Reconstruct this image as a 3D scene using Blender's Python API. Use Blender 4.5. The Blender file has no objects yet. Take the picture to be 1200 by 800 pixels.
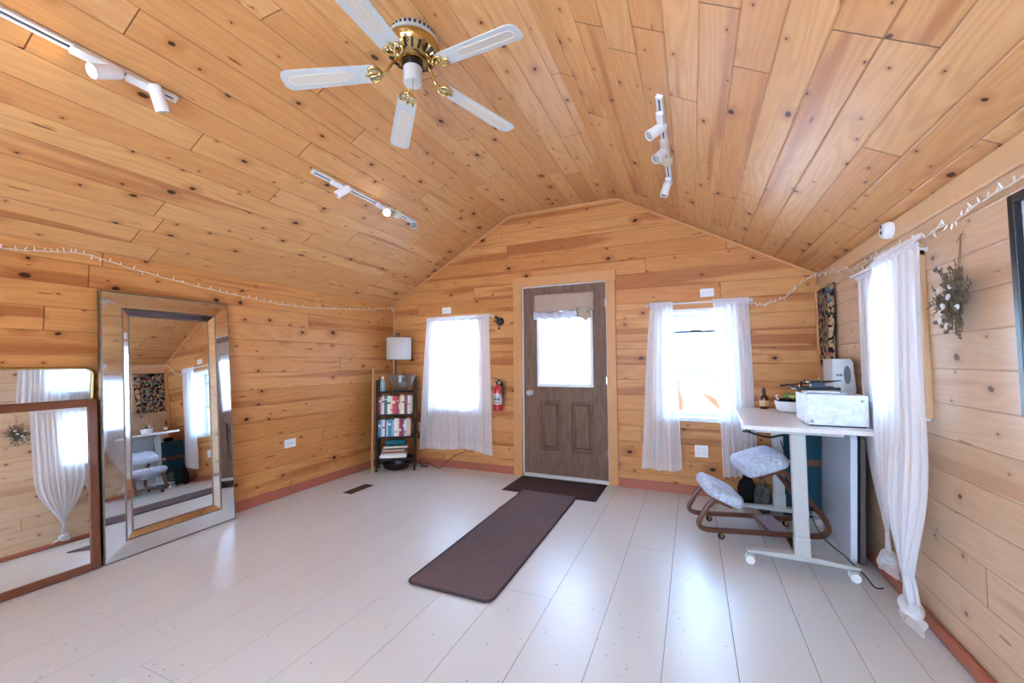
import bpy, bmesh, math, random
from math import sin, cos, pi, radians, sqrt, atan2
from mathutils import Vector, Matrix, noise

C = bpy.context.scene.collection
random.seed(7)
W = 4.534          # room width  (x: 0 left wall .. W right wall)
YB = -6.0          # wall behind the camera; the gable wall is y = 0
H = 1.978          # eaves height
HT = 2.918         # flat strip at the top of the ceiling
B1, B2 = 1.665, 2.869
K = (HT - H) / B1
EXPOSURE = 1.0

# ------------------------------------------------------------------ mesh builder
class MB:
    def __init__(self):
        self.v = []; self.f = []; self.uv = []; self.xf = None
    def add(self, vs, fs, uvs=None):
        b = len(self.v)
        for p in vs:
            p = Vector(p)
            self.v.append(self.xf @ p if self.xf else p)
        for i, f in enumerate(fs):
            self.f.append([b + k for k in f])
            self.uv.append(uvs[i] if uvs else None)
        return self
    def box(self, lo, hi, rot=None, piv=None):
        (a, b, c), (d, e, f) = lo, hi
        vs = [Vector(p) for p in ((a,b,c),(d,b,c),(d,e,c),(a,e,c),(a,b,f),(d,b,f),(d,e,f),(a,e,f))]
        if rot is not None:
            q = Vector(piv) if piv else sum(vs, Vector()) / 8
            vs = [q + rot @ (p - q) for p in vs]
        return self.add(vs, [(0,3,2,1),(4,5,6,7),(0,1,5,4),(1,2,6,5),(2,3,7,6),(3,0,4,7)])
    def cbox(self, c, s, rot=None):
        c = Vector(c); h = Vector(s) / 2
        return self.box(c - h, c + h, rot)
    def lathe(self, prof, n=24, cen=(0,0,0), rot=None, cap=True):
        vs = []; fs = []
        for r, z in prof:
            for k in range(n):
                a = 2*pi*k/n
                vs.append(Vector((r*cos(a), r*sin(a), z)))
        for i in range(len(prof)-1):
            for k in range(n):
                k2 = (k+1) % n
                fs.append((i*n+k, i*n+k2, (i+1)*n+k2, (i+1)*n+k))
        if cap:
            fs.append(tuple(range(n-1, -1, -1)))
            fs.append(tuple((len(prof)-1)*n + k for k in range(n)))
        c = Vector(cen)
        if rot is not None: vs = [rot @ p for p in vs]
        return self.add([p + c for p in vs], fs)
    def tube(self, pts, r, n=8, closed=False, ry=None, up=None, taper=None):
        pts = [Vector(p) for p in pts]; m = len(pts); vs = []; fs = []
        prev = None
        for i, p in enumerate(pts):
            if closed: t = pts[(i+1) % m] - pts[i-1]
            else: t = pts[min(i+1, m-1)] - pts[max(i-1, 0)]
            if t.length < 1e-9: t = Vector((0,0,1))
            t.normalize()
            if up is not None: s = t.cross(Vector(up))
            elif prev is None:
                s = t.cross(Vector((0,0,1)) if abs(t.z) < .9 else Vector((1,0,0)))
            else: s = prev - t * prev.dot(t)
            if s.length < 1e-6: s = t.orthogonal()
            s.normalize(); prev = s.copy()
            u = s.cross(t)
            k_ = taper[i] if taper else 1
            for k in range(n):
                a = 2*pi*k/n + (pi/n if n == 4 else 0)
                vs.append(p + s*(r*k_*cos(a)) + u*((ry or r)*k_*sin(a)))
        for i in range(m if closed else m-1):
            j = (i+1) % m
            for k in range(n):
                k2 = (k+1) % n
                fs.append((i*n+k, i*n+k2, j*n+k2, j*n+k))
        if not closed:
            fs.append(tuple(range(n-1,-1,-1))); fs.append(tuple((m-1)*n+k for k in range(n)))
        return self.add(vs, fs)
    def prism(self, poly, z0, z1, rot=None, cen=(0,0,0)):
        n = len(poly); c = Vector(cen)
        vs = [Vector((x,y,z0)) for x,y in poly] + [Vector((x,y,z1)) for x,y in poly]
        if rot is not None: vs = [rot @ p for p in vs]
        fs = [tuple(range(n-1,-1,-1)), tuple(range(n,2*n))] + [(i,(i+1)%n,n+(i+1)%n,n+i) for i in range(n)]
        return self.add([p+c for p in vs], fs)
    def sheet(self, fn, nu, nv, uvs=False):
        vs = []; fs = []; uu = []
        for j in range(nv+1):
            for i in range(nu+1): vs.append(fn(i/nu, j/nv))
        for j in range(nv):
            for i in range(nu):
                a = j*(nu+1)+i
                fs.append((a, a+1, a+nu+2, a+nu+1))
                uu.append([(i/nu,j/nv),((i+1)/nu,j/nv),((i+1)/nu,(j+1)/nv),(i/nu,(j+1)/nv)])
        return self.add(vs, fs, uu if uvs else None)
    def ball(self, c, r, nu=12, nv=8, sc=(1,1,1), rot=None, wob=0, seed=0):
        vs = []; fs = []
        c = Vector(c)
        for j in range(1, nv):
            for i in range(nu):
                a = 2*pi*i/nu; b = pi*j/nv
                p = Vector((sin(b)*cos(a), sin(b)*sin(a), cos(b)))
                k = 1 + wob*noise.noise(p*2 + Vector((seed,seed*2.3,0)))
                p = Vector((p.x*sc[0], p.y*sc[1], p.z*sc[2]))*r*k
                vs.append((rot @ p if rot is not None else p) + c)
        t = Vector((0,0,r*sc[2])); t = (rot @ t if rot is not None else t)
        vs += [c + t, c - t]; T = len(vs)-2
        for j in range(nv-2):
            for i in range(nu):
                i2 = (i+1) % nu
                fs.append((j*nu+i, (j+1)*nu+i, (j+1)*nu+i2, j*nu+i2))
        for i in range(nu):
            i2 = (i+1) % nu
            fs.append((T, i, i2)); fs.append((T+1, (nv-2)*nu+i2, (nv-2)*nu+i))
        return self.add(vs, fs)
    def build(self, name, mat, parent=None, smooth=False, bevel=0, seg=2, solid=0, sub=0, world=False, loc=None):
        vs = self.v
        if world and parent is not None:
            par = parent
            while par.parent is not None: par = par.parent
            inv = par.matrix_basis.inverted()
            vs = [inv @ p for p in vs]
        o0 = Vector((0,0,0))
        if parent is None:
            if loc is None and vs:
                lo = [min(p[i] for p in vs) for i in range(3)]; hi = [max(p[i] for p in vs) for i in range(3)]
                o0 = Vector(((lo[0]+hi[0])/2, (lo[1]+hi[1])/2, lo[2]))
            elif loc is not None: o0 = Vector(loc)
        me = bpy.data.meshes.new(name)
        me.from_pydata([tuple(p - o0) for p in vs], [], self.f)
        if any(self.uv):
            l = me.uv_layers.new(name='UVMap')
            for p, u in zip(me.polygons, self.uv):
                if u:
                    for li, c in zip(p.loop_indices, u): l.data[li].uv = c
        bm = bmesh.new(); bm.from_mesh(me)
        if not any(self.uv): bmesh.ops.recalc_face_normals(bm, faces=bm.faces)
        bm.to_mesh(me); bm.free()
        if smooth:
            me.shade_smooth()
            if smooth is True: me.set_sharp_from_angle(angle=radians(42))
        if mat: me.materials.append(mat)
        o = bpy.data.objects.new(name, me); C.objects.link(o)
        o.location = o0
        if parent is not None: o.parent = parent
        if solid:
            m = o.modifiers.new('s','SOLIDIFY'); m.thickness = solid; m.offset = 0
        if bevel:
            m = o.modifiers.new('b','BEVEL'); m.width = bevel; m.segments = seg; m.limit_method = 'ANGLE'; m.angle_limit = radians(35)
        if sub:
            m = o.modifiers.new('u','SUBSURF'); m.levels = sub; m.render_levels = sub
        return o

def tag(o, label=None, cat=None, group=None, kind=None):
    if label: o['label'] = label
    if cat: o['category'] = cat
    if group: o['group'] = group
    if kind: o['kind'] = kind
    return o
def thing(name, label, cat, loc=(0,0,0), rz=0, group=None):
    o = bpy.data.objects.new(name, None); C.objects.link(o)
    o.empty_display_size = .05
    o.rotation_mode = 'XYZ'
    o.matrix_basis = Matrix.Translation(Vector(loc)) @ Matrix.Rotation(rz, 4, 'Z')
    return tag(o, label, cat, group)
def thing_m(name, label, cat, M, group=None):
    o = bpy.data.objects.new(name, None); C.objects.link(o); o.empty_display_size = .05
    o.matrix_basis = M
    return tag(o, label, cat, group)
def copy_tree(o, parent=None):
    c = o.copy(); C.objects.link(c)
    if parent is not None: c.parent = parent
    for ch in [x for x in bpy.data.objects if x.parent == o]: copy_tree(ch, c)
    return c
def RX(a): return Matrix.Rotation(a,3,'X')
def RY(a): return Matrix.Rotation(a,3,'Y')
def RZ(a): return Matrix.Rotation(a,3,'Z')
def basis(x, y, z, o=(0,0,0)):
    x, y, z = Vector(x), Vector(y), Vector(z)
    m = Matrix(((x.x,y.x,z.x,o[0]),(x.y,y.y,z.y,o[1]),(x.z,y.z,z.z,o[2]),(0,0,0,1)))
    return m
def smooth_path(pts, n=6, closed=False):
    P = [Vector(p) for p in pts]; out = []; m = len(P)
    rng = range(m if closed else m-1)
    for i in rng:
        p0 = P[(i-1) % m] if closed or i > 0 else P[0]
        p1 = P[i]; p2 = P[(i+1) % m]
        p3 = P[(i+2) % m] if closed or i+2 < m else P[-1]
        for k in range(n):
            t = k/n
            out.append(.5*((2*p1)+(p2-p0)*t+(2*p0-5*p1+4*p2-p3)*t*t+(3*p1-p0-3*p2+p3)*t**3))
    if not closed: out.append(P[-1])
    return out

# ------------------------------------------------------------------ materials
def lin(r, g, b):
    f = lambda c: (c/255/12.92) if c/255 <= .04045 else ((c/255+.055)/1.055)**2.4
    return (f(r), f(g), f(b), 1)
class NT:
    def __init__(s, name):
        s.m = bpy.data.materials.new(name); s.m.use_nodes = True
        s.t = s.m.node_tree; s.n = s.t.nodes; s.n.clear()
        s.out = s.n.new('ShaderNodeOutputMaterial')
    def new(s, ty, **kw):
        n = s.n.new(ty)
        for k, v in kw.items(): setattr(n, k, v)
        return n
    def put(s, sock, v):
        if isinstance(v, bpy.types.NodeSocket): s.t.links.new(v, sock)
        elif v is not None: sock.default_value = v
    def ma(s, op, a, b=None, c=None, clamp=False):
        n = s.new('ShaderNodeMath', operation=op, use_clamp=clamp)
        s.put(n.inputs[0], a)
        if b is not None: s.put(n.inputs[1], b)
        if c is not None: s.put(n.inputs[2], c)
        return n.outputs[0]
    def xyz(s, x, y, z=0.0):
        n = s.new('ShaderNodeCombineXYZ')
        s.put(n.inputs[0], x); s.put(n.inputs[1], y); s.put(n.inputs[2], z)
        return n.outputs[0]
    def ss(s, x, a, b, lo=0.0, hi=1.0):
        n = s.new('ShaderNodeMapRange', interpolation_type='SMOOTHSTEP')
        s.put(n.inputs[0], x); s.put(n.inputs[1], a); s.put(n.inputs[2], b); s.put(n.inputs[3], lo); s.put(n.inputs[4], hi)
        return n.outputs[0]
    def noise(s, vec, scale=1., detail=2., rough=.5, dist=0., dim='3D'):
        n = s.new('ShaderNodeTexNoise', noise_dimensions=dim)
        s.put(n.inputs['Vector'], vec); n.inputs['Scale'].default_value = scale
        n.inputs['Detail'].default_value = detail; n.inputs['Roughness'].default_value = rough
        n.inputs['Distortion'].default_value = dist
        return n.outputs[0]
    def vor(s, vec, scale=1., feat='F1', dim='2D'):
        n = s.new('ShaderNodeTexVoronoi', feature=feat, voronoi_dimensions=dim)
        s.put(n.inputs['Vector'], vec); n.inputs['Scale'].default_value = scale
        return n
    def mix(s, f, a, b, mode='MIX'):
        n = s.new('ShaderNodeMix', data_type='RGBA', blend_type=mode)
        s.put(n.inputs[0], f); s.put(n.inputs[6], a); s.put(n.inputs[7], b)
        return n.outputs[2]
    def sep(s, v):
        n = s.new('ShaderNodeSeparateXYZ'); s.put(n.inputs[0], v); return n.outputs
    def bsdf(s, col, rough=.5, metal=0., spec=.5, normal=None, coat=0., coatr=.1):
        n = s.new('ShaderNodeBsdfPrincipled')
        s.put(n.inputs['Base Color'], col); s.put(n.inputs['Roughness'], rough); s.put(n.inputs['Metallic'], metal)
        n.inputs['Specular IOR Level'].default_value = spec
        if coat: n.inputs['Coat Weight'].default_value = coat; n.inputs['Coat Roughness'].default_value = coatr
        if normal is not None: s.put(n.inputs['Normal'], normal)
        s.t.links.new(n.outputs[0], s.out.inputs[0]); return n
    def bump(s, h, strength=.5, dist=.01):
        n = s.new('ShaderNodeBump'); n.inputs['Strength'].default_value = strength; n.inputs['Distance'].default_value = dist
        s.put(n.inputs['Height'], h); return n.outputs[0]

def plain(name, rgb, rough=.5, metal=0., spec=.5, var=.06, scale=30., bump=0., coat=0.):
    t = NT(name)
    tc = t.new('ShaderNodeTexCoord').outputs['Object']
    nz = t.noise(tc, scale, 3)
    c = lin(*rgb)
    dk = tuple(x*(1-var*2) for x in c[:3]) + (1,)
    col = t.mix(nz, dk, tuple(min(1,x*(1+var*.6)) for x in c[:3]) + (1,))
    nm = t.bump(nz, bump, .004) if bump else None
    t.bsdf(col, rough, metal, spec, nm, coat)
    return t.m

def planks(name, bw, L, pale, dark, heart, knotc, knot=.55, streak=.5, rough=.38, seed=1., gap=.0035, spec=.22):
    t = NT(name)
    uvn = t.new('ShaderNodeUVMap').outputs[0]
    u, v, _ = t.sep(uvn)
    vb = t.ma('DIVIDE', v, bw)
    row = t.ma('FLOOR', vb); fv = t.ma('FRACT', vb)
    wn = t.new('ShaderNodeTexWhiteNoise', noise_dimensions='1D'); t.put(wn.inputs['W'], t.ma('ADD', row, seed*13.17))
    rr = wn.outputs[0]
    uu = t.ma('ADD', t.ma('DIVIDE', u, L), t.ma('MULTIPLY', rr, 13.7))
    cell = t.ma('FLOOR', uu); fu = t.ma('FRACT', uu)
    w3 = t.new('ShaderNodeTexWhiteNoise', noise_dimensions='3D'); t.put(w3.inputs['Vector'], t.xyz(row, cell, seed))
    r, g, b = t.sep(w3.outputs['Color'])
    gu = t.ma('ADD', u, t.ma('MULTIPLY', r, 31.)); gv = t.ma('ADD', v, t.ma('MULTIPLY', g, 17.))
    # knots
    wob = t.noise(t.xyz(t.ma('MULTIPLY', gu, 14.), t.ma('MULTIPLY', gv, 14.)), 1., 2)
    kv = t.xyz(t.ma('ADD', t.ma('MULTIPLY', u, 4.6), t.ma('ADD', t.ma('MULTIPLY', r, 40.), t.ma('MULTIPLY', wob, .12))),
               t.ma('ADD', t.ma('ADD', fv, t.ma('MULTIPLY', row, 7.31)), t.ma('MULTIPLY', wob, .12)))
    vo = t.vor(kv, 1.)
    d = vo.outputs['Distance']
    k1, k2, k3 = t.sep(vo.outputs['Color'])
    on = t.ma('LESS_THAN', k1, knot*.85)
    rad = t.ma('ADD', t.ma('MULTIPLY', t.ma('POWER', k2, 3.), .125), .034)
    km = t.ma('MULTIPLY', t.ss(d, rad, t.ma('MULTIPLY', rad, .55)), on)
    halo = t.ma('MULTIPLY', t.ss(d, t.ma('MULTIPLY', rad, 3.8), t.ma('MULTIPLY', rad, .8)), on)
    sp = t.vor(t.xyz(t.ma('ADD', t.ma('MULTIPLY', u, 1.7), t.ma('ADD', t.ma('MULTIPLY', g, 53.), t.ma('MULTIPLY', wob, .25))), t.ma('ADD', t.ma('MULTIPLY', fv, 1.6), t.ma('ADD', t.ma('MULTIPLY', row, 5.77), t.ma('MULTIPLY', wob, .10)))), 1.)
    p1, p2, p3 = t.sep(sp.outputs['Color'])
    srad = t.ma('ADD', t.ma('MULTIPLY', p2, .09), .03)
    spike = t.ma('MULTIPLY', t.ma('MULTIPLY', t.ss(sp.outputs['Distance'], srad, t.ma('MULTIPLY', srad, .3)), t.ma('LESS_THAN', p1, knot*.45)), .8)
    # grain
    bend = t.ma('MULTIPLY', halo, .012)
    gv2 = t.ma('ADD', gv, bend)
    ring_n = t.noise(t.xyz(t.ma('MULTIPLY', gu, .8), t.ma('MULTIPLY', gv2, 7.)), 1., 2)
    ring = t.ma('SINE', t.ma('ADD', t.ma('MULTIPLY', ring_n, 60.), t.ma('MULTIPLY', gv2, 110.)))
    fine = t.noise(t.xyz(t.ma('MULTIPLY', gu, 5.), t.ma('MULTIPLY', gv2, 150.)), 1., 2)
    big = t.noise(t.xyz(t.ma('MULTIPLY', gu, .40), t.ma('MULTIPLY', gv2, 7.5)), 1., 2.5, .5)
    lim = t.ma('ADD', .60 - .14*streak, t.ma('MULTIPLY', b, .16))
    hm = t.ma('MULTIPLY', t.ss(big, lim, t.ma('ADD', lim, .10)), t.ma('ADD', .7, t.ma('MULTIPLY', fine, .6)))
    col = t.mix(r, lin(*pale), lin(*dark))
    col = t.mix(t.ma('MULTIPLY', hm, .72), col, lin(*heart))
    col = t.mix(t.ma('MULTIPLY', t.ma('ADD', ring, 1.), .11), col, lin(*heart))
    col = t.mix(t.ma('MULTIPLY', fine, .28), col, lin(*heart))
    col = t.mix(t.ma('MULTIPLY', halo, .5), col, lin(*heart))
    col = t.mix(t.ma('MULTIPLY', spike, .8), col, lin(*heart))
    col = t.mix(t.ma('MULTIPLY', t.ss(spike, .45, .8), .55), col, lin(*knotc))
    col = t.mix(t.ma('MULTIPLY', km, .93), col, lin(*knotc))
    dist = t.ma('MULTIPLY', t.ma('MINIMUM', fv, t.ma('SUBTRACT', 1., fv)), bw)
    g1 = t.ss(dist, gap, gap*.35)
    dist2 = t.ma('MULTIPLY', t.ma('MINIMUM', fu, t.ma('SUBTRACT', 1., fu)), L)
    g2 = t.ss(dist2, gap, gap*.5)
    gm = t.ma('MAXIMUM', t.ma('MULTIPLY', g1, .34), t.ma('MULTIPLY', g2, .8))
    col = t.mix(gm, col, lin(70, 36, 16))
    hgt = t.ma('SUBTRACT', t.ma('MULTIPLY', fine, .05), t.ma('MAXIMUM', t.ss(dist, gap*2, 0.), g2))
    nm = t.bump(hgt, .6, .004)
    t.bsdf(col, rough, 0., spec, nm)
    return t.m

def floor_mat():
    t = NT('painted floorboards')
    uvn = t.new('ShaderNodeUVMap').outputs[0]
    u, v, _ = t.sep(uvn)
    row = t.ma('FLOOR', v); fv = t.ma('FRACT', v)
    w = t.new('ShaderNodeTexWhiteNoise', noise_dimensions='1D'); t.put(w.inputs['W'], row)
    rr = w.outputs[0]
    uu = t.ma('ADD', t.ma('DIVIDE', u, 3.3), t.ma('MULTIPLY', rr, 9.1)); fu = t.ma('FRACT', uu)
    dist = t.ma('MULTIPLY', t.ma('MINIMUM', fv, t.ma('SUBTRACT', 1., fv)), .28)
    w2 = t.noise(t.xyz(t.ma('MULTIPLY', u, 2.), row), 1., 2)
    g1 = t.ss(dist, t.ma('ADD', .0016, t.ma('MULTIPLY', w2, .0022)), .0006)
    g2 = t.ss(t.ma('MULTIPLY', t.ma('MINIMUM', fu, t.ma('SUBTRACT', 1., fu)), 3.3), .0025, .001)
    gm = t.ma('MAXIMUM', g1, t.ma('MULTIPLY', g2, .7))
    p = t.xyz(u, t.ma('MULTIPLY', v, .28))
    cloud = t.noise(p, 2.2, 4)
    base = t.mix(cloud, lin(206, 208, 206), lin(216, 219, 217))
    sc = t.vor(p, 9.); s1, s2, s3 = t.sep(sc.outputs['Color'])
    sm = t.ma('MULTIPLY', t.ss(t.ma('ADD', sc.outputs['Distance'], t.ma('MULTIPLY', t.noise(p, 90., 2), .06)), .065, .03), t.ma('LESS_THAN', s1, .15))
    sc2 = t.vor(p, 24.); q1, q2, q3 = t.sep(sc2.outputs['Color'])
    sm2 = t.ma('MULTIPLY', t.ss(sc2.outputs['Distance'], .12, .07), t.ma('LESS_THAN', q1, .045))
    col = base
    col = t.mix(t.ma('MULTIPLY', t.ma('MAXIMUM', sm, sm2), .65), col, lin(92, 78, 68))
    col = t.mix(t.ma('MULTIPLY', gm, t.ss(row, 6., 13., .35, .92)), col, lin(60, 48, 40))
    cup = t.ma('MULTIPLY', t.ma('POWER', t.ma('ABSOLUTE', t.ma('SUBTRACT', fv, .5)), 2.), -.6)
    und = t.noise(t.xyz(t.ma('MULTIPLY', u, 1.4), t.ma('MULTIPLY', v, 1.)), 3., 3)
    fine = t.noise(t.xyz(t.ma('MULTIPLY', u, 12.), t.ma('MULTIPLY', v, 28.)), 2., 2)
    h = t.ma('SUBTRACT', t.ma('ADD', t.ma('ADD', cup, t.ma('MULTIPLY', und, .5)), t.ma('MULTIPLY', fine, .05)), gm)
    nm = t.bump(h, .35, .006)
    t.bsdf(col, t.ma('ADD', .25, t.ma('MULTIPLY', cloud, .16)), 0., .75, nm)
    return t.m

PINE = ((222,168,110),(206,146,88),(168,98,52),(74,38,20))
M = {}
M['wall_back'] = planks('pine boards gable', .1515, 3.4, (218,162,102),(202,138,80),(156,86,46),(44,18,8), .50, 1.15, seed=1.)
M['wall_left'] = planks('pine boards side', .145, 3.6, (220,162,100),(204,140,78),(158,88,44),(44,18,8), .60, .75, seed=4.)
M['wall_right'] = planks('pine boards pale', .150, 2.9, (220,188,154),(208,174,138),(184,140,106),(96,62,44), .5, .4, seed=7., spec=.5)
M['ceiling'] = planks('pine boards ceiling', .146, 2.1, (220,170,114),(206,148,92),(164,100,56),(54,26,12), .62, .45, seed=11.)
M['trim'] = plain('pine trim', (206,148,92), .5, var=.08, scale=9.)
M['trim_pale'] = plain('pale pine trim', (214,170,124), .5, var=.08, scale=9.)
M['floor'] = floor_mat()
M['basered'] = plain('red brown baseboard paint', (172,98,74), .5, var=.05)
M['white'] = plain('white plastic', (232,232,232), .4, var=.02)
M['whitemetal'] = plain('white enamel', (188,188,185), .32, var=.02)
M['cream'] = plain('cream plastic', (222,212,186), .45, var=.02)
M['vinyl'] = plain('white vinyl frame', (228,232,236), .4, var=.02)
M['black'] = plain('black metal', (26,24,24), .45, var=.1)
M['darkslot'] = plain('dark slot', (54,66,82), .5, var=.05)
M['steel'] = plain('satin steel', (170,166,160), .3, 1.)
M['brass'] = plain('polished brass', (204,178,118), .16, 1., var=.04)
M['blackgap'] = plain('black void', (12,12,12), .8)
M['darkwood'] = plain('dark stained wood', (40,25,17), .5, spec=.2, var=.15, scale=20.)
M['lightwood'] = plain('light wood pole', (196,150,104), .5, var=.1, scale=20.)
M['bentwood'] = plain('bent beech wood', (100,54,30), .35, var=.1, scale=14., coat=.3)
M['walnut'] = plain('brown wood frame', (118,66,38), .4, var=.16, scale=18., coat=.3)
M['threshold'] = plain('aluminium threshold', (222,222,220), .35, .3)
def mirror_mat():
    t = NT('mirror glass'); t.bsdf((.86,.88,.87,1), .012, 1.); return t.m
M['mirror'] = mirror_mat()
def mirror_aged():
    t = NT('bevelled mirror strips')
    tc = t.new('ShaderNodeTexCoord').outputs['Object']
    nz = t.noise(tc, 26., 4)
    t.bsdf(t.mix(nz, (.70,.73,.75,1), (.84,.86,.87,1)), t.ma('ADD', .015, t.ma('MULTIPLY', nz, .04)), 1.)
    return t.m
M['mirror_aged'] = mirror_aged()
M['bead'] = plain('antique silver bead', (150,140,124), .35, .9, var=.3, scale=60.)

def sheer(name, rgb, op, tr=.38):
    t = NT(name)
    d = t.new('ShaderNodeBsdfDiffuse'); d.inputs[0].default_value = lin(*rgb)
    l = t.new('ShaderNodeBsdfTranslucent'); l.inputs[0].default_value = lin(*rgb)
    m1 = t.new('ShaderNodeMixShader'); m1.inputs[0].default_value = tr
    t.t.links.new(d.outputs[0], m1.inputs[1]); t.t.links.new(l.outputs[0], m1.inputs[2])
    tp = t.new('ShaderNodeBsdfTransparent')
    lw = t.new('ShaderNodeLayerWeight'); lw.inputs[0].default_value = .35
    tc = t.new('ShaderNodeTexCoord').outputs['Object']
    nz = t.noise(tc, 420., 1)
    fac = t.ma('ADD', t.ma('ADD', op-.04, t.ma('MULTIPLY', lw.outputs[1], .45)), t.ma('MULTIPLY', nz, .08), clamp=True)
    m2 = t.new('ShaderNodeMixShader'); t.put(m2.inputs[0], fac)
    t.t.links.new(tp.outputs[0], m2.inputs[1]); t.t.links.new(m1.outputs[0], m2.inputs[2])
    t.t.links.new(m2.outputs[0], t.out.inputs[0]); return t.m
M['sheer'] = sheer('white sheer voile', (244,244,246), .70)
M['hem'] = sheer('white sheer hem', (242,240,240), .80)
M['sheer_thick'] = sheer('white voile gathered', (242,240,242), .82)
def glass_mat(name, milky=0.):
    t = NT(name)
    tp = t.new('ShaderNodeBsdfTransparent'); tp.inputs[0].default_value = (.96,.98,.98,1)
    g = t.new('ShaderNodeBsdfGlossy'); g.inputs['Roughness'].default_value = .02
    fr = t.new('ShaderNodeFresnel'); fr.inputs[0].default_value = 1.45
    m = t.new('ShaderNodeMixShader'); t.put(m.inputs[0], t.ma('MULTIPLY', fr.outputs[0], .8))
    t.t.links.new(tp.outputs[0], m.inputs[1]); t.t.links.new(g.outputs[0], m.inputs[2])
    o = m
    if milky:
        tl = t.new('ShaderNodeBsdfTranslucent'); tl.inputs[0].default_value = (.95,.97,1,1)
        m2 = t.new('ShaderNodeMixShader'); m2.inputs[0].default_value = milky
        t.t.links.new(m.outputs[0], m2.inputs[1]); t.t.links.new(tl.outputs[0], m2.inputs[2]); o = m2
    t.t.links.new(o.outputs[0], t.out.inputs[0]); return t.m
M['glass'] = glass_mat('window glass')
M['leaded'] = glass_mat('textured door glass', .55)
def crystal():
    t = NT('clear cut glass')
    g = t.new('ShaderNodeBsdfGlass'); g.inputs['IOR'].default_value = 1.45; g.inputs['Roughness'].default_value = .06
    g.inputs['Color'].default_value = (.86,.86,.84,1)
    d = t.new('ShaderNodeBsdfTranslucent'); d.inputs[0].default_value = (.8,.78,.74,1)
    m = t.new('ShaderNodeMixShader'); m.inputs[0].default_value = .25
    t.t.links.new(g.outputs[0], m.inputs[1]); t.t.links.new(d.outputs[0], m.inputs[2])
    t.t.links.new(m.outputs[0], t.out.inputs[0]); return t.m
M['crystal'] = crystal()
def emit(name, rgb, s):
    t = NT(name); e = t.new('ShaderNodeEmission'); e.inputs[0].default_value = lin(*rgb); e.inputs[1].default_value = s
    t.t.links.new(e.outputs[0], t.out.inputs[0]); return t.m
M['bulb_on'] = emit('lit bulb', (255,236,200), 60.)
def door_mat():
    t = NT('taupe grained door')
    p = t.new('ShaderNodeTexCoord').outputs['Object']
    x, y, z = t.sep(p)
    n1 = t.noise(t.xyz(t.ma('MULTIPLY', x, 9.), 0., t.ma('MULTIPLY', z, 1.1)), 1., 3)
    ring = t.ma('SINE', t.ma('ADD', t.ma('MULTIPLY', n1, 46.), t.ma('MULTIPLY', x, 80.)))
    fine = t.noise(t.xyz(t.ma('MULTIPLY', x, 240.), 0., t.ma('MULTIPLY', z, 9.)), 1., 2)
    c = t.mix(t.ma('ADD', t.ma('MULTIPLY', ring, .22), t.ma('MULTIPLY', fine, .55)), lin(128,98,80), lin(84,62,52))
    t.bsdf(c, .55, 0., .25, t.bump(fine, .25, .002)); return t.m
M['door'] = door_mat()
def fabric(name, a, b, sc=160., rough=.9, weave=False, bump=.4):
    t = NT(name)
    p = t.new('ShaderNodeTexCoord').outputs['Object']
    n = t.noise(p, sc, 3, .65)
    f = t.ss(n, .35, .65)
    if weave:
        x, y, z = t.sep(p)
        s = t.ma('MULTIPLY', t.ma('SINE', t.ma('MULTIPLY', t.ma('ADD', x, y), 250.)), t.ma('SINE', t.ma('MULTIPLY', z, 250.)))
        f = t.ma('ADD', t.ma('MULTIPLY', s, .45), .5)
    t.bsdf(t.mix(f, lin(*a), lin(*b)), rough, 0., .2, t.bump(f, bump, .002)); return t.m
M['runner'] = fabric('grey brown carpet', (86,72,74), (122,106,106), 260.)
M['runner_edge'] = fabric('dark carpet binding', (66,52,54), (84,70,70), 260.)
M['mat'] = fabric('dark brown door mat', (58,40,38), (88,66,62), 240.)
M['mat_edge'] = plain('black rubber edge', (40,30,30), .7)
M['valance'] = fabric('beige cotton', (168,146,128), (184,162,144), 90.)
M['valance_sheer'] = fabric('blue grey silky lining', (176,180,194), (206,208,218), 12.)
M['teal'] = fabric('teal woven fabric', (12,34,46), (58,104,118), weave=True, bump=.8)
M['tealcloth'] = fabric('teal cloth', (26,98,118), (48,126,142), 60.)
M['blackcloth'] = fabric('black nylon', (16,16,18), (34,34,38), 40.)
M['greycloth'] = fabric('grey nylon', (58,58,58), (92,90,86), 30.)
M['lampshade'] = sheer('white lampshade cloth', (238,236,232), 1.0, .35)
def cushion_mat():
    t = NT('pale blue marbled fabric')
    p = t.new('ShaderNodeTexCoord').outputs['Object']
    n = t.noise(p, 16., 5, .7, 1.6)
    vein = t.ss(t.ma('ABSOLUTE', t.ma('SUBTRACT', n, .5)), .05, .0)
    n2 = t.noise(p, 6., 3)
    c = t.mix(n2, lin(186,198,218), lin(222,228,238))
    c = t.mix(t.ma('MULTIPLY', vein, .6), c, lin(108,114,136))
    t.bsdf(c, .85, 0., .2, t.bump(t.noise(p, 40., 3), .3, .004)); return t.m
M['cushion'] = cushion_mat()
def desk_mat():
    t = NT('whitewashed desktop')
    p = t.new('ShaderNodeTexCoord').outputs['Object']
    x, y, z = t.sep(p)
    n = t.noise(t.xyz(t.ma('MULTIPLY', x, 60.), t.ma('MULTIPLY', y, 5.)), 1., 3)
    t.bsdf(t.mix(n, lin(216,206,200), lin(236,230,226)), .3); return t.m
M['desk'] = desk_mat()
def stone_mat():
    t = NT('pale marbled board')
    p = t.new('ShaderNodeTexCoord').outputs['Object']
    n = t.noise(p, 13., 6, .75, 1.2); n3 = t.noise(p, 120., 2)
    c = t.mix(t.ss(n, .38, .62), lin(206,212,216), lin(230,234,236))
    c = t.mix(t.ma('MULTIPLY', t.ss(n3, .62, .7), .35), c, lin(150,160,168))
    t.bsdf(c, .6); return t.m
M['stone'] = stone_mat()
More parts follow.
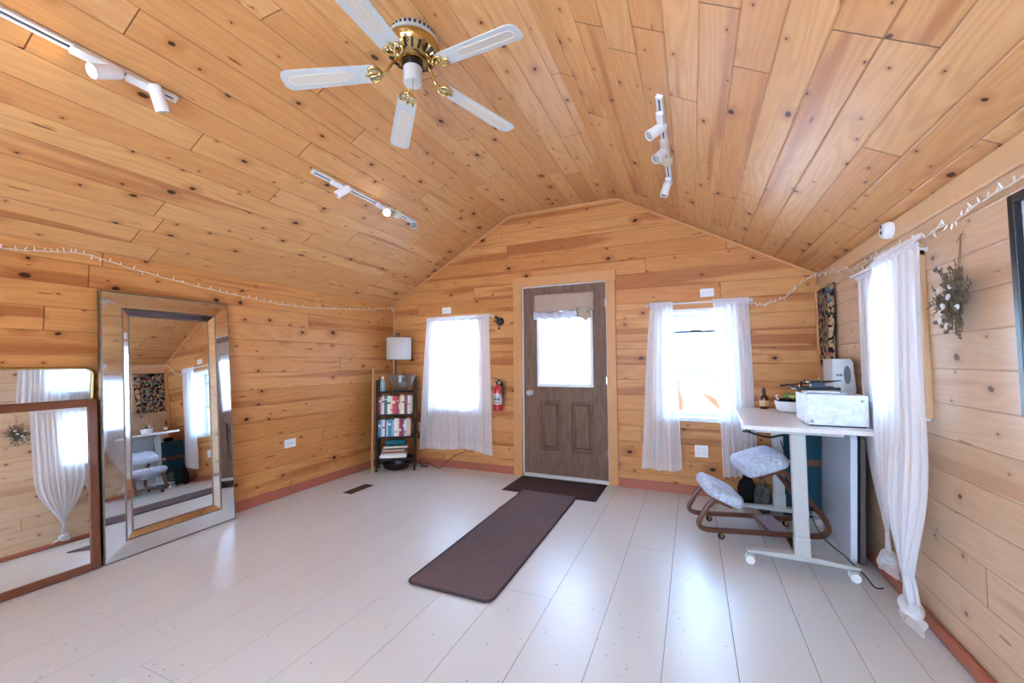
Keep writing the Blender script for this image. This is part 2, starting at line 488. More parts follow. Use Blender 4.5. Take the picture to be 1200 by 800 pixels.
def tapestry_mat():
    t = NT('floral woven tapestry')
    p = t.new('ShaderNodeTexCoord').outputs['Object']
    x, y, z = t.sep(p)
    q = t.xyz(t.ma('ADD', y, t.ma('MULTIPLY', t.noise(p, 14., 2), .10)), t.ma('ADD', z, t.ma('MULTIPLY', t.noise(p, 17., 2), .10)))
    a = t.vor(q, 23.); d = a.outputs['Distance']; c1, c2, c3 = t.sep(a.outputs['Color'])
    leaf = t.ss(d, .46, .40)
    pet = t.ma('SINE', t.ma('MULTIPLY', d, 30.))
    cc = t.mix(t.ma('LESS_THAN', c1, .34), lin(196,164,124), lin(86,134,146))
    cc = t.mix(t.ma('LESS_THAN', c2, .24), cc, lin(186,120,104))
    cc = t.mix(t.ss(pet, .5, .9), cc, lin(30,34,48))
    col = t.mix(leaf, lin(22,26,40), cc)
    vine = t.ss(t.ma('ABSOLUTE', t.ma('SUBTRACT', t.noise(q, 9., 1), .5)), .022, .01)
    col = t.mix(t.ma('MULTIPLY', vine, .8), col, lin(150,142,104))
    t.bsdf(col, .9, 0., .2, t.bump(t.noise(p, 300., 1), .4, .002)); return t.m
M['tapestry'] = tapestry_mat()
def cane_mat():
    t = NT('woven cane inset')
    p = t.new('ShaderNodeTexCoord').outputs['UV']
    x, y, z = t.sep(p)
    a = t.ma('MULTIPLY', t.ma('SINE', t.ma('MULTIPLY', x, 520.)), t.ma('SINE', t.ma('MULTIPLY', y, 520.)))
    t.bsdf(t.mix(t.ss(a, -.2, .5), lin(206,198,186), lin(176,160,140)), .6); return t.m
M['cane'] = cane_mat()

# ------------------------------------------------------------------ the room shell
def grid_wall(name, mapf, us, vs, holes, mat, thick, cut=None):
    """boards wall: outer grid us x vs with rectangular holes; mapf(u, v, d) -> point, d = depth into the wall"""
    us = sorted(set(us + [h[0] for h in holes] + [h[1] for h in holes]))
    vs = sorted(set(vs + [h[2] for h in holes] + [h[3] for h in holes]))
    def solid(i, j):
        if i < 0 or j < 0 or i >= len(us)-1 or j >= len(vs)-1: return False
        u, v = (us[i]+us[i+1])/2, (vs[j]+vs[j+1])/2
        return not any(h[0] < u < h[1] and h[2] < v < h[3] for h in holes)
    m = MB()
    def q(pts):
        m.add([mapf(*p) for p in pts], [(0,1,2,3)], [[(p[0]+ (p[2] if False else 0), p[1]) for p in pts]])
    for i in range(len(us)-1):
        for j in range(len(vs)-1):
            if not solid(i, j): continue
            a, b, c, d = us[i], us[i+1], vs[j], vs[j+1]
            q([(a,c,0),(b,c,0),(b,d,0),(a,d,0)])
            q([(b,c,thick),(a,c,thick),(a,d,thick),(b,d,thick)])
            if not solid(i-1, j): q([(a,c,thick),(a,c,0),(a,d,0),(a,d,thick)])
            if not solid(i+1, j): q([(b,c,0),(b,c,thick),(b,d,thick),(b,d,0)])
            if not solid(i, j-1): q([(a,c,thick),(b,c,thick),(b,c,0),(a,c,0)])
            if not solid(i, j+1): q([(a,d,0),(b,d,0),(b,d,thick),(a,d,thick)])
    o = m.build(name, mat, loc=(0,0,0))
    if cut:
        bm = bmesh.new(); bm.from_mesh(o.data)
        bmesh.ops.remove_doubles(bm, verts=bm.verts, dist=1e-5)
        for co, no in cut:
            r = bmesh.ops.bisect_plane(bm, geom=bm.verts[:]+bm.edges[:]+bm.faces[:], plane_co=co, plane_no=no, clear_outer=True)
        bm.to_mesh(o.data); bm.free()
    return tag(o, kind='structure')

WL = (.60, 1.27, .70, 1.74)       # window left of the door
WR = (3.25, 3.90, .70, 1.735)     # window right of the door
DR = (1.80, 2.745, 0.0, 2.078)    # door
WS = (-1.68, -1.12, .98, 1.72)    # window in the right wall (y range, z range)
TH = .26
WB_FILL = (-5.78, -4.80, .50, 1.84)     # unseen window added in the left wall to let in fill light
cut = [((0,0,H+.02), (-K,0,1)), ((W,0,H+.02), (K,0,1)), ((0,0,HT+.02), (0,0,1))]
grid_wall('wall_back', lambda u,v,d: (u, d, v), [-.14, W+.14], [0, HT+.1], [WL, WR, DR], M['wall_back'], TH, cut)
grid_wall('wall_left', lambda u,v,d: (-d, u, v), [YB-.14, 0], [0, H+.04], [WB_FILL], M['wall_left'], TH)
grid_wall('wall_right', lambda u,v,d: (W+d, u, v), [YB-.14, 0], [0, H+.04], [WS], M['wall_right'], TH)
RW_FILL = [(1.55, 2.75, .40, 2.08), (2.98, 4.18, .40, 2.08)]   # two unseen windows added behind the camera for fill daylight
grid_wall('wall_front', lambda u,v,d: (u, YB-d, v), [-.14, W+.14], [0, HT+.1], RW_FILL, M['wall_left'], TH, cut)

fl = MB()
xs = [-.14] + [2.825 - .2815*k for k in range(10,-1,-1)][1:] + [3.108, 3.389, 3.668, 3.958, 4.147, 4.354, 4.503, W+.14]
for i in range(len(xs)-1):
    a, b = xs[i], xs[i+1]
    fl.add([(a,YB-.14,0),(b,YB-.14,0),(b,.14,0),(a,.14,0)], [(0,1,2,3)], [[(YB,i),(YB,i+1),(0,i+1),(0,i)]])
    fl.add([(a,YB-.14,-.1),(b,YB-.14,-.1),(b,.14,-.1),(a,.14,-.1)], [(3,2,1,0)], [[(YB,i),(YB,i+1),(0,i+1),(0,i)]])
tag(fl.build('floor', M['floor'], loc=(0,0,0)), kind='structure')

ce = MB()
sl = sqrt(B1**2 + (HT-H)**2)
prof = [(-.14, H-.14*K, -.16), (B1, HT, sl), (B2, HT, sl+B2-B1), (W+.14, H-.14*K, 2*sl+B2-B1+.16)]
for (x0,z0,s0),(x1,z1,s1) in zip(prof, prof[1:]):
    ce.add([(x0,YB-.14,z0),(x1,YB-.14,z1),(x1,.14,z1),(x0,.14,z0)], [(3,2,1,0)], [[(.14,s0),(.14,s1),(YB-.14,s1),(YB-.14,s0)]])
    ce.add([(x0,YB-.14,z0+.1),(x1,YB-.14,z1+.1),(x1,.14,z1+.1),(x0,.14,z0+.1)], [(0,1,2,3)], [[(YB,s0),(YB,s1),(0,s1),(0,s0)]])
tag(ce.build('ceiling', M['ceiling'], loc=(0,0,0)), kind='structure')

# baseboards
def structure(m, name, mat, bevel=0, smooth=False):
    return tag(m.build(name, mat, bevel=bevel, smooth=smooth, loc=(0,0,0)), kind='structure')
m = MB(); m.box((.0,YB,0),(.016,-.002,.085)); structure(m, 'baseboard_left', M['basered'], .004)
m = MB(); m.box((.016,-.018,0),(1.70,0,.085)); m.box((2.83,-.018,0),(W-.02,0,.085)); structure(m, 'baseboard_back', M['basered'], .004)
m = MB(); m.box((W-.035,YB,0),(W-.004,-.02,.055)); structure(m, 'baseboard_right', M['basered'], .012)
m = MB(); m.box((0,YB,0),(W,YB+.018,.085)); structure(m, 'baseboard_front', M['basered'], .004)
# strips where the ceiling meets the walls, and the corner strip
m = MB()
for a, b in (((0,H),(B1,HT)), ((B1,HT),(B2,HT)), ((B2,HT),(W,H))):
    m.tube([(a[0],-.008,a[1]-.008),(b[0],-.008,b[1]-.008)], .013, 6)
structure(m, 'trim_1', M['trim'])
m = MB(); m.box((W-.018,YB,1.868),(W,0,1.966)); structure(m, 'trim_2', M['trim_pale'], .006)
m = MB(); m.box((W-.03,-.03,.05),(W,0,1.90)); structure(m, 'trim_3', M['trim'], .006)

# ------------------------------------------------------------------ windows
def window(n, h, along, inset, blind=False, casing=False):
    """double-hung window in hole h; along 'x' for gable wall, 'y' for the right wall, 'f' for the wall behind the camera"""
    a0, a1, z0, z1 = h
    mp = {'x': lambda a,d,z: (a, d, z), 'y': lambda a,d,z: (W+d, a, z), 'f': lambda a,d,z: (a, YB-d, z), 'l': lambda a,d,z: (-d, a, z)}[along]
    def bx(m, a, b, d0, d1, c, e):
        p, q = mp(a,d0,c), mp(b,d1,e)
        m.box([min(p[i],q[i]) for i in range(3)], [max(p[i],q[i]) for i in range(3)])
    root = bpy.data.objects.new(n, None); C.objects.link(root); root['kind'] = 'structure'
    root.matrix_basis = Matrix.Translation(mp((a0+a1)/2, .05, z0))
    def part(m, name, mat, bevel=0): return m.build(name, mat, root, bevel=bevel, world=True)
    f = .03
    m = MB()
    bx(m,a0,a0+f,.0,TH,z0,z1); bx(m,a1-f,a1,.0,TH,z0,z1); bx(m,a0+f,a1-f,.0,TH,z1-f,z1)
    part(m, 'frame', M['vinyl'], .003)
    m = MB(); bx(m, a0-.03, a1+.03, -.035, TH, z0-.025, z0+.012); part(m, 'sill', M['vinyl'], .004)
    zm = z0 + (z1-z0)*.43
    s = .038
    for nm, c0, c1, d0 in (('lower_sash', z0+.012, zm+.02, inset), ('upper_sash', zm-.02, z1-f, inset+.03)):
        m = MB(); l, r = a0+f, a1-f
        bx(m,l,l+s,d0,d0+.028,c0,c1); bx(m,r-s,r,d0,d0+.028,c0,c1)
        bx(m,l+s,r-s,d0,d0+.028,c0,c0+s); bx(m,l+s,r-s,d0,d0+.028,c1-s,c1)
        sh = part(m, nm, M['vinyl'], .003)
        g = MB(); bx(g,l+s,r-s,d0+.011,d0+.016,c0+s,c1-s)
        g.build('pane', M['glass'], sh, world=True)
    if blind:
        m = MB(); zb = z0 + (z1-z0)*.80
        bx(m,a0+f+s,a1-f-s,inset+.018,inset+.03,zb-.012,zb+.012)
        mid = (a0+a1)/2
        bx(m,mid-.05,mid+.05,inset+.018,inset+.03,zb+.01,zb+.02)
        part(m, 'blind_bar', M['darkslot'], .003)
    return root
window('window_1', WL, 'x', .17)
window('window_2', WR, 'x', .16, blind=True)
window('window_6', WB_FILL, 'l', .12)  # added out of view to brighten the right wall and ceiling
w3 = window('window_3', WS, 'y', .12)
m = MB()
for a,b,c,d in ((WS[0]-.065,WS[0],WS[2]-.01,WS[3]+.03),(WS[1],WS[1]+.065,WS[2]-.01,WS[3]+.03)):
    m.box((W-.022,a,c),(W,b,d))
m.box((W-.022,WS[0]-.065,WS[3]),(W,WS[1]+.065,WS[3]+.06))
m.build('casing', M['trim_pale'], w3, bevel=.004, world=True)
for i, h in enumerate(RW_FILL): window('window_%d' % (4+i), h, 'f', .12)  # added windows behind the camera, there for their fill light

# ------------------------------------------------------------------ door
door = bpy.data.objects.new('door_1', None); C.objects.link(door); door['kind'] = 'structure'
door.matrix_basis = Matrix.Translation((2.272, .02, 0))
d0, d1 = 1.816, 2.730
GL = (1.985, 2.582, .985, 1.80)      # glazed opening
m = MB()
m.box((d0,.012,.036),(GL[0],.055,2.064)); m.box((GL[1],.012,.036),(d1,.055,2.064))
m.box((GL[0],.012,GL[3]),(GL[1],.055,2.064)); m.box((GL[0],.012,.818),(GL[1],.055,GL[2])); m.box((GL[0],.012,.036),(GL[1],.055,.295))
m.box((GL[0],.012,.295),(2.008,.055,.818)); m.box((2.222,.012,.295),(2.352,.055,.818)); m.box((2.572,.012,.295),(GL[1],.055,.818))
m.build('slab', M['door'], door, world=True)
for a, b in ((2.008,2.222),(2.352,2.572)):
    z0, z1 = .295, .818
    m = MB()
    m.box((a,.034,z0),(b,.050,z1))
    q0 = [(a+.022,z0+.022),(b-.022,z0+.022),(b-.022,z1-.022),(a+.022,z1-.022)]; q1 = [(a+.048,z0+.048),(b-.048,z0+.048),(b-.048,z1-.048),(a+.048,z1-.048)]
    m.add([(x,.034,z) for x,z in q0]+[(x,.015,z) for x,z in q1], [(4,5,6,7),(0,1,5,4),(1,2,6,5),(2,3,7,6),(3,0,4,7)])
    m.build('panel', M['door'], door, world=True)
    m = MB()
    for k in range(4):
        c4 = [(a,z0),(b,z0),(b,z1),(a,z1)]; p, q = c4[k], c4[(k+1)%4]
        m.tube([(p[0],.012,p[1]),(q[0],.012,q[1])], .007, 8)
    m.build('panel_moulding', M['door'], door, smooth=True, world=True)
m = MB(); fr = .022
a, b, z0, z1 = GL
m.box((a-.01,-.002,z0-.012),(a+fr,.03,z1+.01)); m.box((b-fr,-.002,z0-.012),(b+.01,.03,z1+.01))
m.box((a+fr,-.002,z0-.012),(b-fr,.03,z0+fr)); m.box((a+fr,-.002,z1-fr),(b-fr,.03,z1+.01))
gf = m.build('glass_frame', M['vinyl'], door, bevel=.004, world=True)
m = MB(); m.box((a+.015,.03,z0+.015),(b-.015,.036,z1-.015)); m.build('pane', M['leaded'], gf, world=True)
m = MB()
cx, cz = (a+b)/2, (z0+z1)/2 - .03
for dx in (-.19,.19): m.tube([(cx+dx,.027,z0+.02),(cx+dx,.027,z1-.02)], .003, 6)
for dz in (-.3,-.14,.14,.3): m.tube([(a+.02,.027,cz+dz),(b-.02,.027,cz+dz)], .003, 6)
for s in (-1,1):
    m.tube([(cx+s*.19*cos(t)*1.0,.027,cz+.17*sin(t)) for t in [k*pi/14-pi/2 for k in range(15)]], .003, 6)
    m.tube([(cx,.027,cz+s*.3),(cx+.1,.027,cz+s*.2),(cx,.027,cz+s*.08),(cx-.1,.027,cz+s*.2),(cx,.027,cz+s*.3)], .003, 6)
m.build('lead_came', M['steel'], gf, world=True)
m = MB()
m.lathe([(.032,0),(.032,.008),(.012,.012),(.011,.035),(.024,.042),(.029,.055),(.024,.068),(.006,.071)], 20, (1.892,.012,.905), RX(pi/2))
m.build('door_knob', M['steel'], door, smooth=True, world=True)
m = MB(); m.box((1.812,-.012,0),(2.735,.10,.036)); m.build('threshold', M['threshold'], door, bevel=.006, world=True)
m = MB()
m.box((1.80,.0,.036),(1.815,.12,2.078)); m.box((2.732,.0,.036),(2.745,.12,2.078)); m.box((1.815,.0,2.066),(2.732,.12,2.078))
m.build('jamb', M['vinyl'], door, world=True)
m = MB()
m.box((1.700,-.022,0),(1.805,.0,2.082)); m.box((2.738,-.022,0),(2.832,.0,2.082)); m.box((1.690,-.024,2.074),(2.842,.0,2.180))
m.build('casing', M['trim'], door, bevel=.004, world=True)
m = MB()
for z in (.3, 1.05, 1.85): m.box((2.722,.002,z-.045),(2.738,.014,z+.045))
m.build('hinge', M['steel'], door, world=True)

# rolled-up shade on the door
t = thing('door_valance', 'beige fabric shade rolled up at the top of the door glass', 'shade', (2.28,-.01,1.70))
def vf(u, v):
    x = 1.955 + .655*u; z = 1.975 - (.20+.012*sin(9*u))*v
    return (x, -.012 - .012*v - .006*sin(u*21+1.5*v)*v, z)
MB().sheet(vf, 40, 8).build('fabric_band', M['valance'], t, smooth='all', solid=.006, world=True)
def sw(u, v):
    a = v*2*pi; r = .036 + .010*noise.noise(Vector((u*9, cos(a)*1.5, sin(a)*1.5)))
    return (1.965+.52*u, -.05 + r*cos(a)*.8, 1.748 - .012*sin(u*pi) + r*1.15*sin(a) + .008*sin(u*26+a))
MB().sheet(sw, 48, 14).build('rolled_lining', M['valance_sheer'], t, smooth='all', world=True)
def tail(u, v):
    x = 2.452 + .135*u + .02*v*(u-.3); z = 1.800 - (.09+.065*u if u<.55 else .155-.12*(u-.55))*v
    return (x, -.070 - .02*sin(u*pi) - .01*v, z)
MB().sheet(tail, 14, 10).build('folded_corner', M['valance'], t, smooth='all', solid=.008, world=True)
m = MB(); m.tube(smooth_path([(2.452,-.086,1.80),(2.455,-.092,1.76),(2.46,-.086,1.71)],5), .004, 6)
m.build('tie', M['darkwood'], t, world=True)
m = MB(); m.tube(smooth_path([(2.55,-.08,1.79),(2.565,-.09,1.75),(2.575,-.07,1.71)],5), .004, 6)
m.build('tie', M['darkwood'], t, world=True)

# ------------------------------------------------------------------ curtains on the gable wall
def curtain(name, label, group, top, hem, zt, zh, folds, seed, y0=-.075, amp=.012, frill=.03, parent=None, swag=None):
    x0, x1 = top; h0, h1 = hem; z0a, z0b = zh
    t = thing(name, label, 'curtain', ((h0+h1)/2, y0, min(zh)), group=group)
    rnd = random.Random(seed); ph = rnd.random()*6
    HB = .075
    def pos(u, s):                      # s = 0 at the rod, 1 at the hem
        k = s**.85
        e = u + .012*sin(7*u+ph)*s
        xa = x0 + (x1-x0)*e; xb = h0 + (h1-h0)*e
        x = xa + (xb-xa)*k
        if swag: x += swag(u, s)
        zb = z0a + (z0b-z0a)*u + .008*sin(u*5+ph)
        z = zt + (zb-zt)*s
        w = 2*pi*folds*(u + .03*sin(5*u+ph))
        y = y0 - amp*(.55+.9*s)*(sin(w)+.35*sin(2.3*w+ph)) - .012*s
        return Vector((x, y, z))
    sh = HB/(zt-min(zh))
    MB().sheet(lambda u,v: pos(u, v*(1-sh)), 90, 40).build('cloth', M['sheer'], t, smooth='all', world=True)
    MB().sheet(lambda u,v: pos(u, 1-sh+v*sh), 90, 5).build('hem', M['hem'], t, smooth='all', world=True)
    n = int(folds*7)
    def fr(u, v):
        x = x0-.004 + (x1-x0+.008)*u
        a = v*2*pi*.9
        g = sin(2*pi*n*u)
        if v < .62: return Vector((x, y0+.024 - .017*sin(v/.62*pi) - .004*g - .03*(1-v/.62)*0, zt + frill*.35 + .028 - .055*(v/.62)))
        return Vector((x, y0+.0 - .006*g, zt + .03 - .055 + .0*v))
    def fr2(u, v):
        x = x0-.004 + (x1-x0+.008)*u; g = sin(2*pi*n*u)+.4*sin(5.1*n*u)
        z = zt + frill - (frill+.03)*v
        return Vector((x, y0 + .006 - .020*sin(pi*min(1,max(0,(v-.25)/.75))) - .005*g*(.4+abs(v-.5)), z + .004*g*(1-v)))
    MB().sheet(fr2, n*5, 8).build('gathered_header', M['sheer_thick'], t, smooth='all', world=True)
    return t
def rod(name, label, a, b, r=.007):
    m = MB(); m.tube([a, b], r, 10)
    return m
def curtain_rod(label, a, b, wallv, group=None):
    a, b, wv = Vector(a), Vector(b), Vector(wallv)
    t = thing('curtain_rod', label, 'curtain rod', (a+b)/2)
    m = MB(); m.tube([a, b], .007, 10); m.build('rod', M['white'], t, world=True)
    for p in (a, b):
        m = MB(); m.tube([p, p+wv], .006, 8); m.lathe([(.014,0),(.014,.006)], 12, p+wv, wv.to_track_quat('Z','Y').to_matrix() @ Matrix.Translation((0,0,-.006)).to_3x3())
        m.build('bracket', M['white'], t, world=True)
    return t
curtain_rod('thin white rod carrying the two closed sheers left of the door', (.565,-.052,1.775), (1.432,-.052,1.775), (0,.046,0))
curtain_rod('thin white rod bare in the middle over the window right of the door', (3.135,-.052,1.785), (4.035,-.052,1.785), (0,.046,0))
curtain('curtain', 'left sheer panel of the closed pair left of the door, beside the bookshelf', 'sheer curtains on the gable wall', (.578,1.012), (.482,1.028), 1.762, (.195,.245), 4, 1, amp=.010)
curtain('curtain', 'right sheer panel of the closed pair left of the door, beside the fire extinguisher', 'sheer curtains on the gable wall', (1.026,1.425), (1.042,1.465), 1.762, (.255,.205), 4, 2, y0=-.085, amp=.010)
curtain('curtain', 'sheer panel drawn to the door side of the window right of the door', 'sheer curtains on the gable wall', (3.172,3.375), (3.062,3.42), 1.775, (.212,.225), 3, 3, amp=.016)
curtain('curtain', 'sheer panel drawn to the desk side of the window right of the door', 'sheer curtains on the gable wall', (3.724,4.005), (3.755,4.025), 1.775, (.19,.262), 6, 4, amp=.016)

# knotted curtains on the right wall
curtain_rod('thin white rod on the long right wall above the knotted curtains', (W-.062,-.985,1.768), (W-.062,-1.76,1.750), (.056,0,0))
def knotted(label, ya, yb, zt, yk, zk, xo, seed, wmid, aw=1., bulge=1.):
    t = thing('knotted_curtain', label, 'curtain', (xo, yk, .02), group='knotted sheer curtains on the right wall')
    ph = seed*1.7
    def pos(u, s):
        # width falls from full to the knot
        w0 = (yb-ya); c0 = (ya+yb)/2
        k = min(1, max(0, (s-.46)/.54)); k = k*k*(3-2*k)
        full = w0*(1-k**1.8) + .06*k**1.8
        full *= 1 + wmid*sin(pi*min(1,s*1.1))
        c = c0 + (yk-c0)*(s**1.7)
        e = u + .02*sin(9*u+ph)*(1-k)
        y = c + full*(e-.5)
        z = zt + (zk-zt)*s
        wv = 2*pi*8*(u+.025*sin(5*u+ph))
        am = ((.010+.010*s)*(1-k) + .018*k)*aw
        x = xo - am*(sin(wv)+.4*sin(2.7*wv+ph)) - bulge*(.03*sin(pi*k)*(1-abs(2*u-1)) + .0175*sin(pi*s))
        return Vector((x, y, z))
    MB().sheet(pos, 110, 60).build('cloth', M['sheer_thick'], t, smooth='all', world=True)
    n = 34
    def hd(u, v):
        g = sin(2*pi*n*u)+.4*sin(5.1*n*u)
        return Vector((xo+.006 - .022*sin(pi*min(1,max(0,(v-.25)/.75))) - .005*g*(.4+abs(v-.5)), ya+.004+(yb-ya-.008)*u, zt+.03-.06*v+.004*g*(1-v)))
    MB().sheet(hd, n*5, 8).build('gathered_header', M['sheer_thick'], t, smooth='all', world=True)
    m = MB()
    for k in range(3):
        a = k*2.1+seed
        pts = [Vector((xo-.005+.030*cos(th)*cos(a*.4), yk+.034*sin(th), zk-.012+.020*sin(th+a)+ .010*(k-1))) for th in [i*2*pi/18 for i in range(18)]]
        m.tube(pts, .022, 10, closed=True)
    m.build('knot', M['hem'], t, smooth='all', world=True)
    def tl(u, v):
        a = u*2*pi
        r = .016 + .034*v + .009*sin(a*5+seed)*v
        return Vector((xo-.01-.014*v + r*.8*cos(a), yk-.02-.055*v + r*sin(a), zk-.025 - .02*v + r*.35*sin(a*2+1)))
    MB().sheet(tl, 36, 6).build('tail', M['hem'], t, smooth='all', world=True)
    return t
knotted('sheer curtain with knotted tail on the right wall, farther one beside the desk', -.99, -1.495, 1.765, -1.245, .14, W-.026, 1, 0., .42, .2)
knotted('sheer curtain with knotted tail on the right wall, nearer one beside the wreath', -1.485, -1.955, 1.745, -1.715, .105, W-.104, 2, .03)

# ------------------------------------------------------------------ wall fittings
def plate(label, cen, w, h, normal, sockets, name='outlet'):
    n = Vector(normal); z = Vector((0,0,1)); x = z.cross(n)
    t = thing_m(name, label, 'outlet', basis(x, z, n, cen))
    m = MB(); m.cbox((0,0,.004),(w,h,.008)); m.build('plate', M['white'], t, bevel=.003)
    for sx, sy, sw, shh in sockets:
        m = MB(); m.cbox((sx,sy,.009),(sw,shh,.004)); p = m.build('socket', M['white'], t, bevel=.0015)
        m = MB(); m.cbox((sx-.006,sy+.002,.0112),(.0025,.009,.001)); m.cbox((sx+.006,sy+.002,.0112),(.0025,.009,.001)); m.build('slot', M['black'], p)
    return t
def duplex(horizontal=True):
    return [(-.022,0,.03,.028),(.022,0,.03,.028)] if horizontal else [(0,-.02,.028,.03),(0,.02,.028,.03)]
plate('white wall outlet plate above the closed sheer curtains left of the door', (.812,-.001,1.872), .125, .078, (0,-1,0), duplex())
plate('white wall outlet plate above the window right of the door', (3.676,-.001,1.878), .118, .078, (0,-1,0), duplex())
plate('square four-socket white outlet below the window right of the door', (3.589,-.001,.404), .114, .112, (0,-1,0), [(-.024,.022,.03,.028),(.024,.022,.03,.028),(-.024,-.022,.03,.028),(.024,-.022,.03,.028)])
plate('white outlet on the left wall near the floor, right of the big mirror', (.001,-1.467,.484), .118, .078, (1,0,0), duplex())
plate('white outlet seen through the closed sheer curtain left of the door', (1.175,-.001,.473), .118, .078, (0,-1,0), duplex())
plate('narrow white outlet between bookshelf and closed sheer curtain', (.43,-.001,.45), .055, .11, (0,-1,0), duplex(False))

# fire extinguisher
t = thing('fire_extinguisher', 'red fire extinguisher with a silver label hung left of the door', 'fire extinguisher', (1.534,-.075,.70))
m = MB(); m.lathe([(.044,.0),(.054,.006),(.056,.02),(.056,.215),(.052,.245),(.036,.272),(.022,.282),(.020,.30)], 24)
M['red'] = plain('red enamel', (186,20,30), .28, var=.03, coat=.4)
m.build('cylinder', M['red'], t, smooth=True)
def lab(u, v):
    a = -pi/2 + (u-.5)*2.6; return (.0568*cos(a), .0568*sin(a), .075+.115*v)
M['extlabel'] = plain('silver grey label', (196,192,196), .4, .2)
lb = MB().sheet(lab, 20, 1).build('instruction_label', M['extlabel'], t, solid=.001)
m = MB()
for zz, s in ((.172,.9),(.16,.55),(.10,.8),(.092,.7),(.084,.8)):
    m.sheet(lambda u,v: (.0578*cos(-pi/2+(u-.5)*2.0*s), .0578*sin(-pi/2+(u-.5)*2.0*s), zz+.004*v), 10, 1)
for k in range(3):
    m.sheet(lambda u,v: (.0578*cos(-pi/2+(k-1)*.5+(u-.5)*.32), .0578*sin(-pi/2+(k-1)*.5+(u-.5)*.32), .118+.028*v), 5, 1)
m.build('label_print', M['black'], lb)
m = MB(); m.lathe([(.018,.298),(.024,.302),(.024,.325),(.016,.33)], 14)
m.box((-.012,-.075,.325),(.012,.03,.333)); m.box((-.011,-.07,.343),(.011,.028,.35), RX(-.12), (0,.02,.345)); m.box((-.012,.012,.325),(.012,.03,.352))
m.build('valve_handle', M['black'], t, bevel=.002)
m = MB(); m.lathe([(.014,0),(.014,.004)], 16, (.024,-.02,.312), RX(pi/2)); m.build('pressure_gauge', M['steel'], t)
m = MB(); m.tube(smooth_path([(.02,.0,.315),(.055,0,.31),(.066,-.005,.27),(.064,-.01,.15)],6), .007, 8); m.build('hose', M['black'], t, smooth=True)
m = MB(); m.box((-.02,.052,.1),(.02,.073,.30)); m.box((-.058,.045,.19),(.058,.058,.205)); m.build('wall_bracket', M['black'], t)

# iron wall bell
t = thing('iron_bell', 'small black iron bell ornament on the wall beside the curtain left of the door', 'bell', (1.535,-.03,1.63))
m = MB(); m.lathe([(.046,0),(.048,.006),(.04,.02),(.022,.032),(.008,.036)], 20, (0,.028,.075), RX(pi/2)); m.build('bell', M['black'], t, smooth=True)
m = MB(); m.cbox((-.046,.02,.122),(.042,.016,.036), RY(.5)); m.tube([(-.046,.02,.125),(-.01,.01,.09)], .008, 8); m.build('bracket', M['black'], t, bevel=.004)
m = MB(); m.tube([(0,-.002,.05),(-.002,-.004,-.002)], .0035, 8); m.ball((-.003,-.004,-.006), .012, 10, 8); m.build('clapper', M['darkwood'], t, smooth=True)

# smoke detector
t = thing_m('smoke_detector', 'round white smoke detector at the top edge of the right wall above the knotted curtains', 'smoke detector',
            basis((0,1,0), (0,0,1), (1,0,0), (0,0,0)) @ Matrix.Identity(4))
t.matrix_basis = basis((0,-1,0), (0,0,1), (-1,0,0), (W-.0205,-1.475,1.922))
m = MB(); m.lathe([(.043,0),(.045,.012),(.043,.030),(.034,.042),(.0,.044)], 28); m.build('case', M['white'], t, smooth=True)
m = MB(); m.lathe([(.010,.040),(.010,.0455)], 14, (0,-.008,0)); m.cbox((.0,.020,.042),(.010,.018,.006)); m.build('sensor_grille', M['black'], t)

# ------------------------------------------------------------------ string lights
def bulbs_along(t, path, n, seed, lab=None):
    rnd = random.Random(seed); L = len(path)
    for i in range(n):
        p = path[int((i+.5)/n*(L-1))]
        m = MB(); d = Vector((rnd.uniform(-.4,.4), rnd.uniform(-.4,.4), rnd.choice((-1,1,1))*rnd.uniform(.6,1))).normalized()
        q = p + d*.004
        m.tube([q, q+d*.011, q+d*.018, q+d*.023], .0034, 6, taper=[1,1,.75,.2])
        m.build('mini_bulb', M['bulbwhite'], t, world=True)
M['bulbwhite'] = plain('clear white mini bulb', (240,236,226), .2, var=.02)
M['wire'] = plain('white wire', (224,214,200), .5)
xl = .014
pts = [(xl,-4.2,1.925),(xl,-3.7,1.90),(xl,-3.308,1.896),(xl,-3.108,1.925),(xl,-2.957,1.945),(xl,-2.691,1.896),(xl,-2.251,1.841),(xl,-1.9,1.815),(xl,-1.583,1.797),(xl,-1.2,1.81),(xl,-.864,1.839),(xl,-.5,1.875),(xl,-.08,1.94)]
t = thing('string_lights', 'string of tiny white lights drooping along the left wall above the mirrors', 'string lights', (xl,-2,1.79))
path = smooth_path(pts, 14)
m = MB(); m.tube(path, .0022, 6); m.tube([p+Vector((.003,0,.004*sin(i*.9))) for i,p in enumerate(path)], .0018, 5); m.build('wire', M['wire'], t, world=True)
bulbs_along(t, path, 62, 1)
drop = smooth_path([(xl,-.08,1.94),(.02,-.022,1.90),(.02,-.018,1.75),(.02,-.018,1.56),(.022,-.02,1.2),(.022,-.02,.5)], 8)
m = MB(); m.tube(drop, .0035, 6); m.build('hanging_wire', M['wire'], t, world=True)
bulbs_along(t, drop[2:10], 8, 3)
xr = W-.026
pts = [(4.0,-.03,1.775),(4.06,-.03,1.745),(4.15,-.03,1.742),(4.287,-.03,1.79),(4.36,-.03,1.85),(4.42,-.03,1.912),(4.50,-.05,1.955),(xr,-.19,1.945),(xr,-.45,1.915),(xr,-.70,1.87),(xr,-.99,1.82),(xr,-1.3,1.83),(xr,-1.60,1.82),(xr,-1.83,1.79),(xr,-1.93,1.80),(xr,-2.05,1.79),(xr,-2.2,1.81),(xr,-2.4,1.815),(xr,-2.7,1.83),(xr,-3.0,1.84)]
t = thing('string_lights', 'string of tiny white lights from the right window round the corner onto the right wall', 'string lights', (xr,-1,1.74))
path = smooth_path(pts, 12)
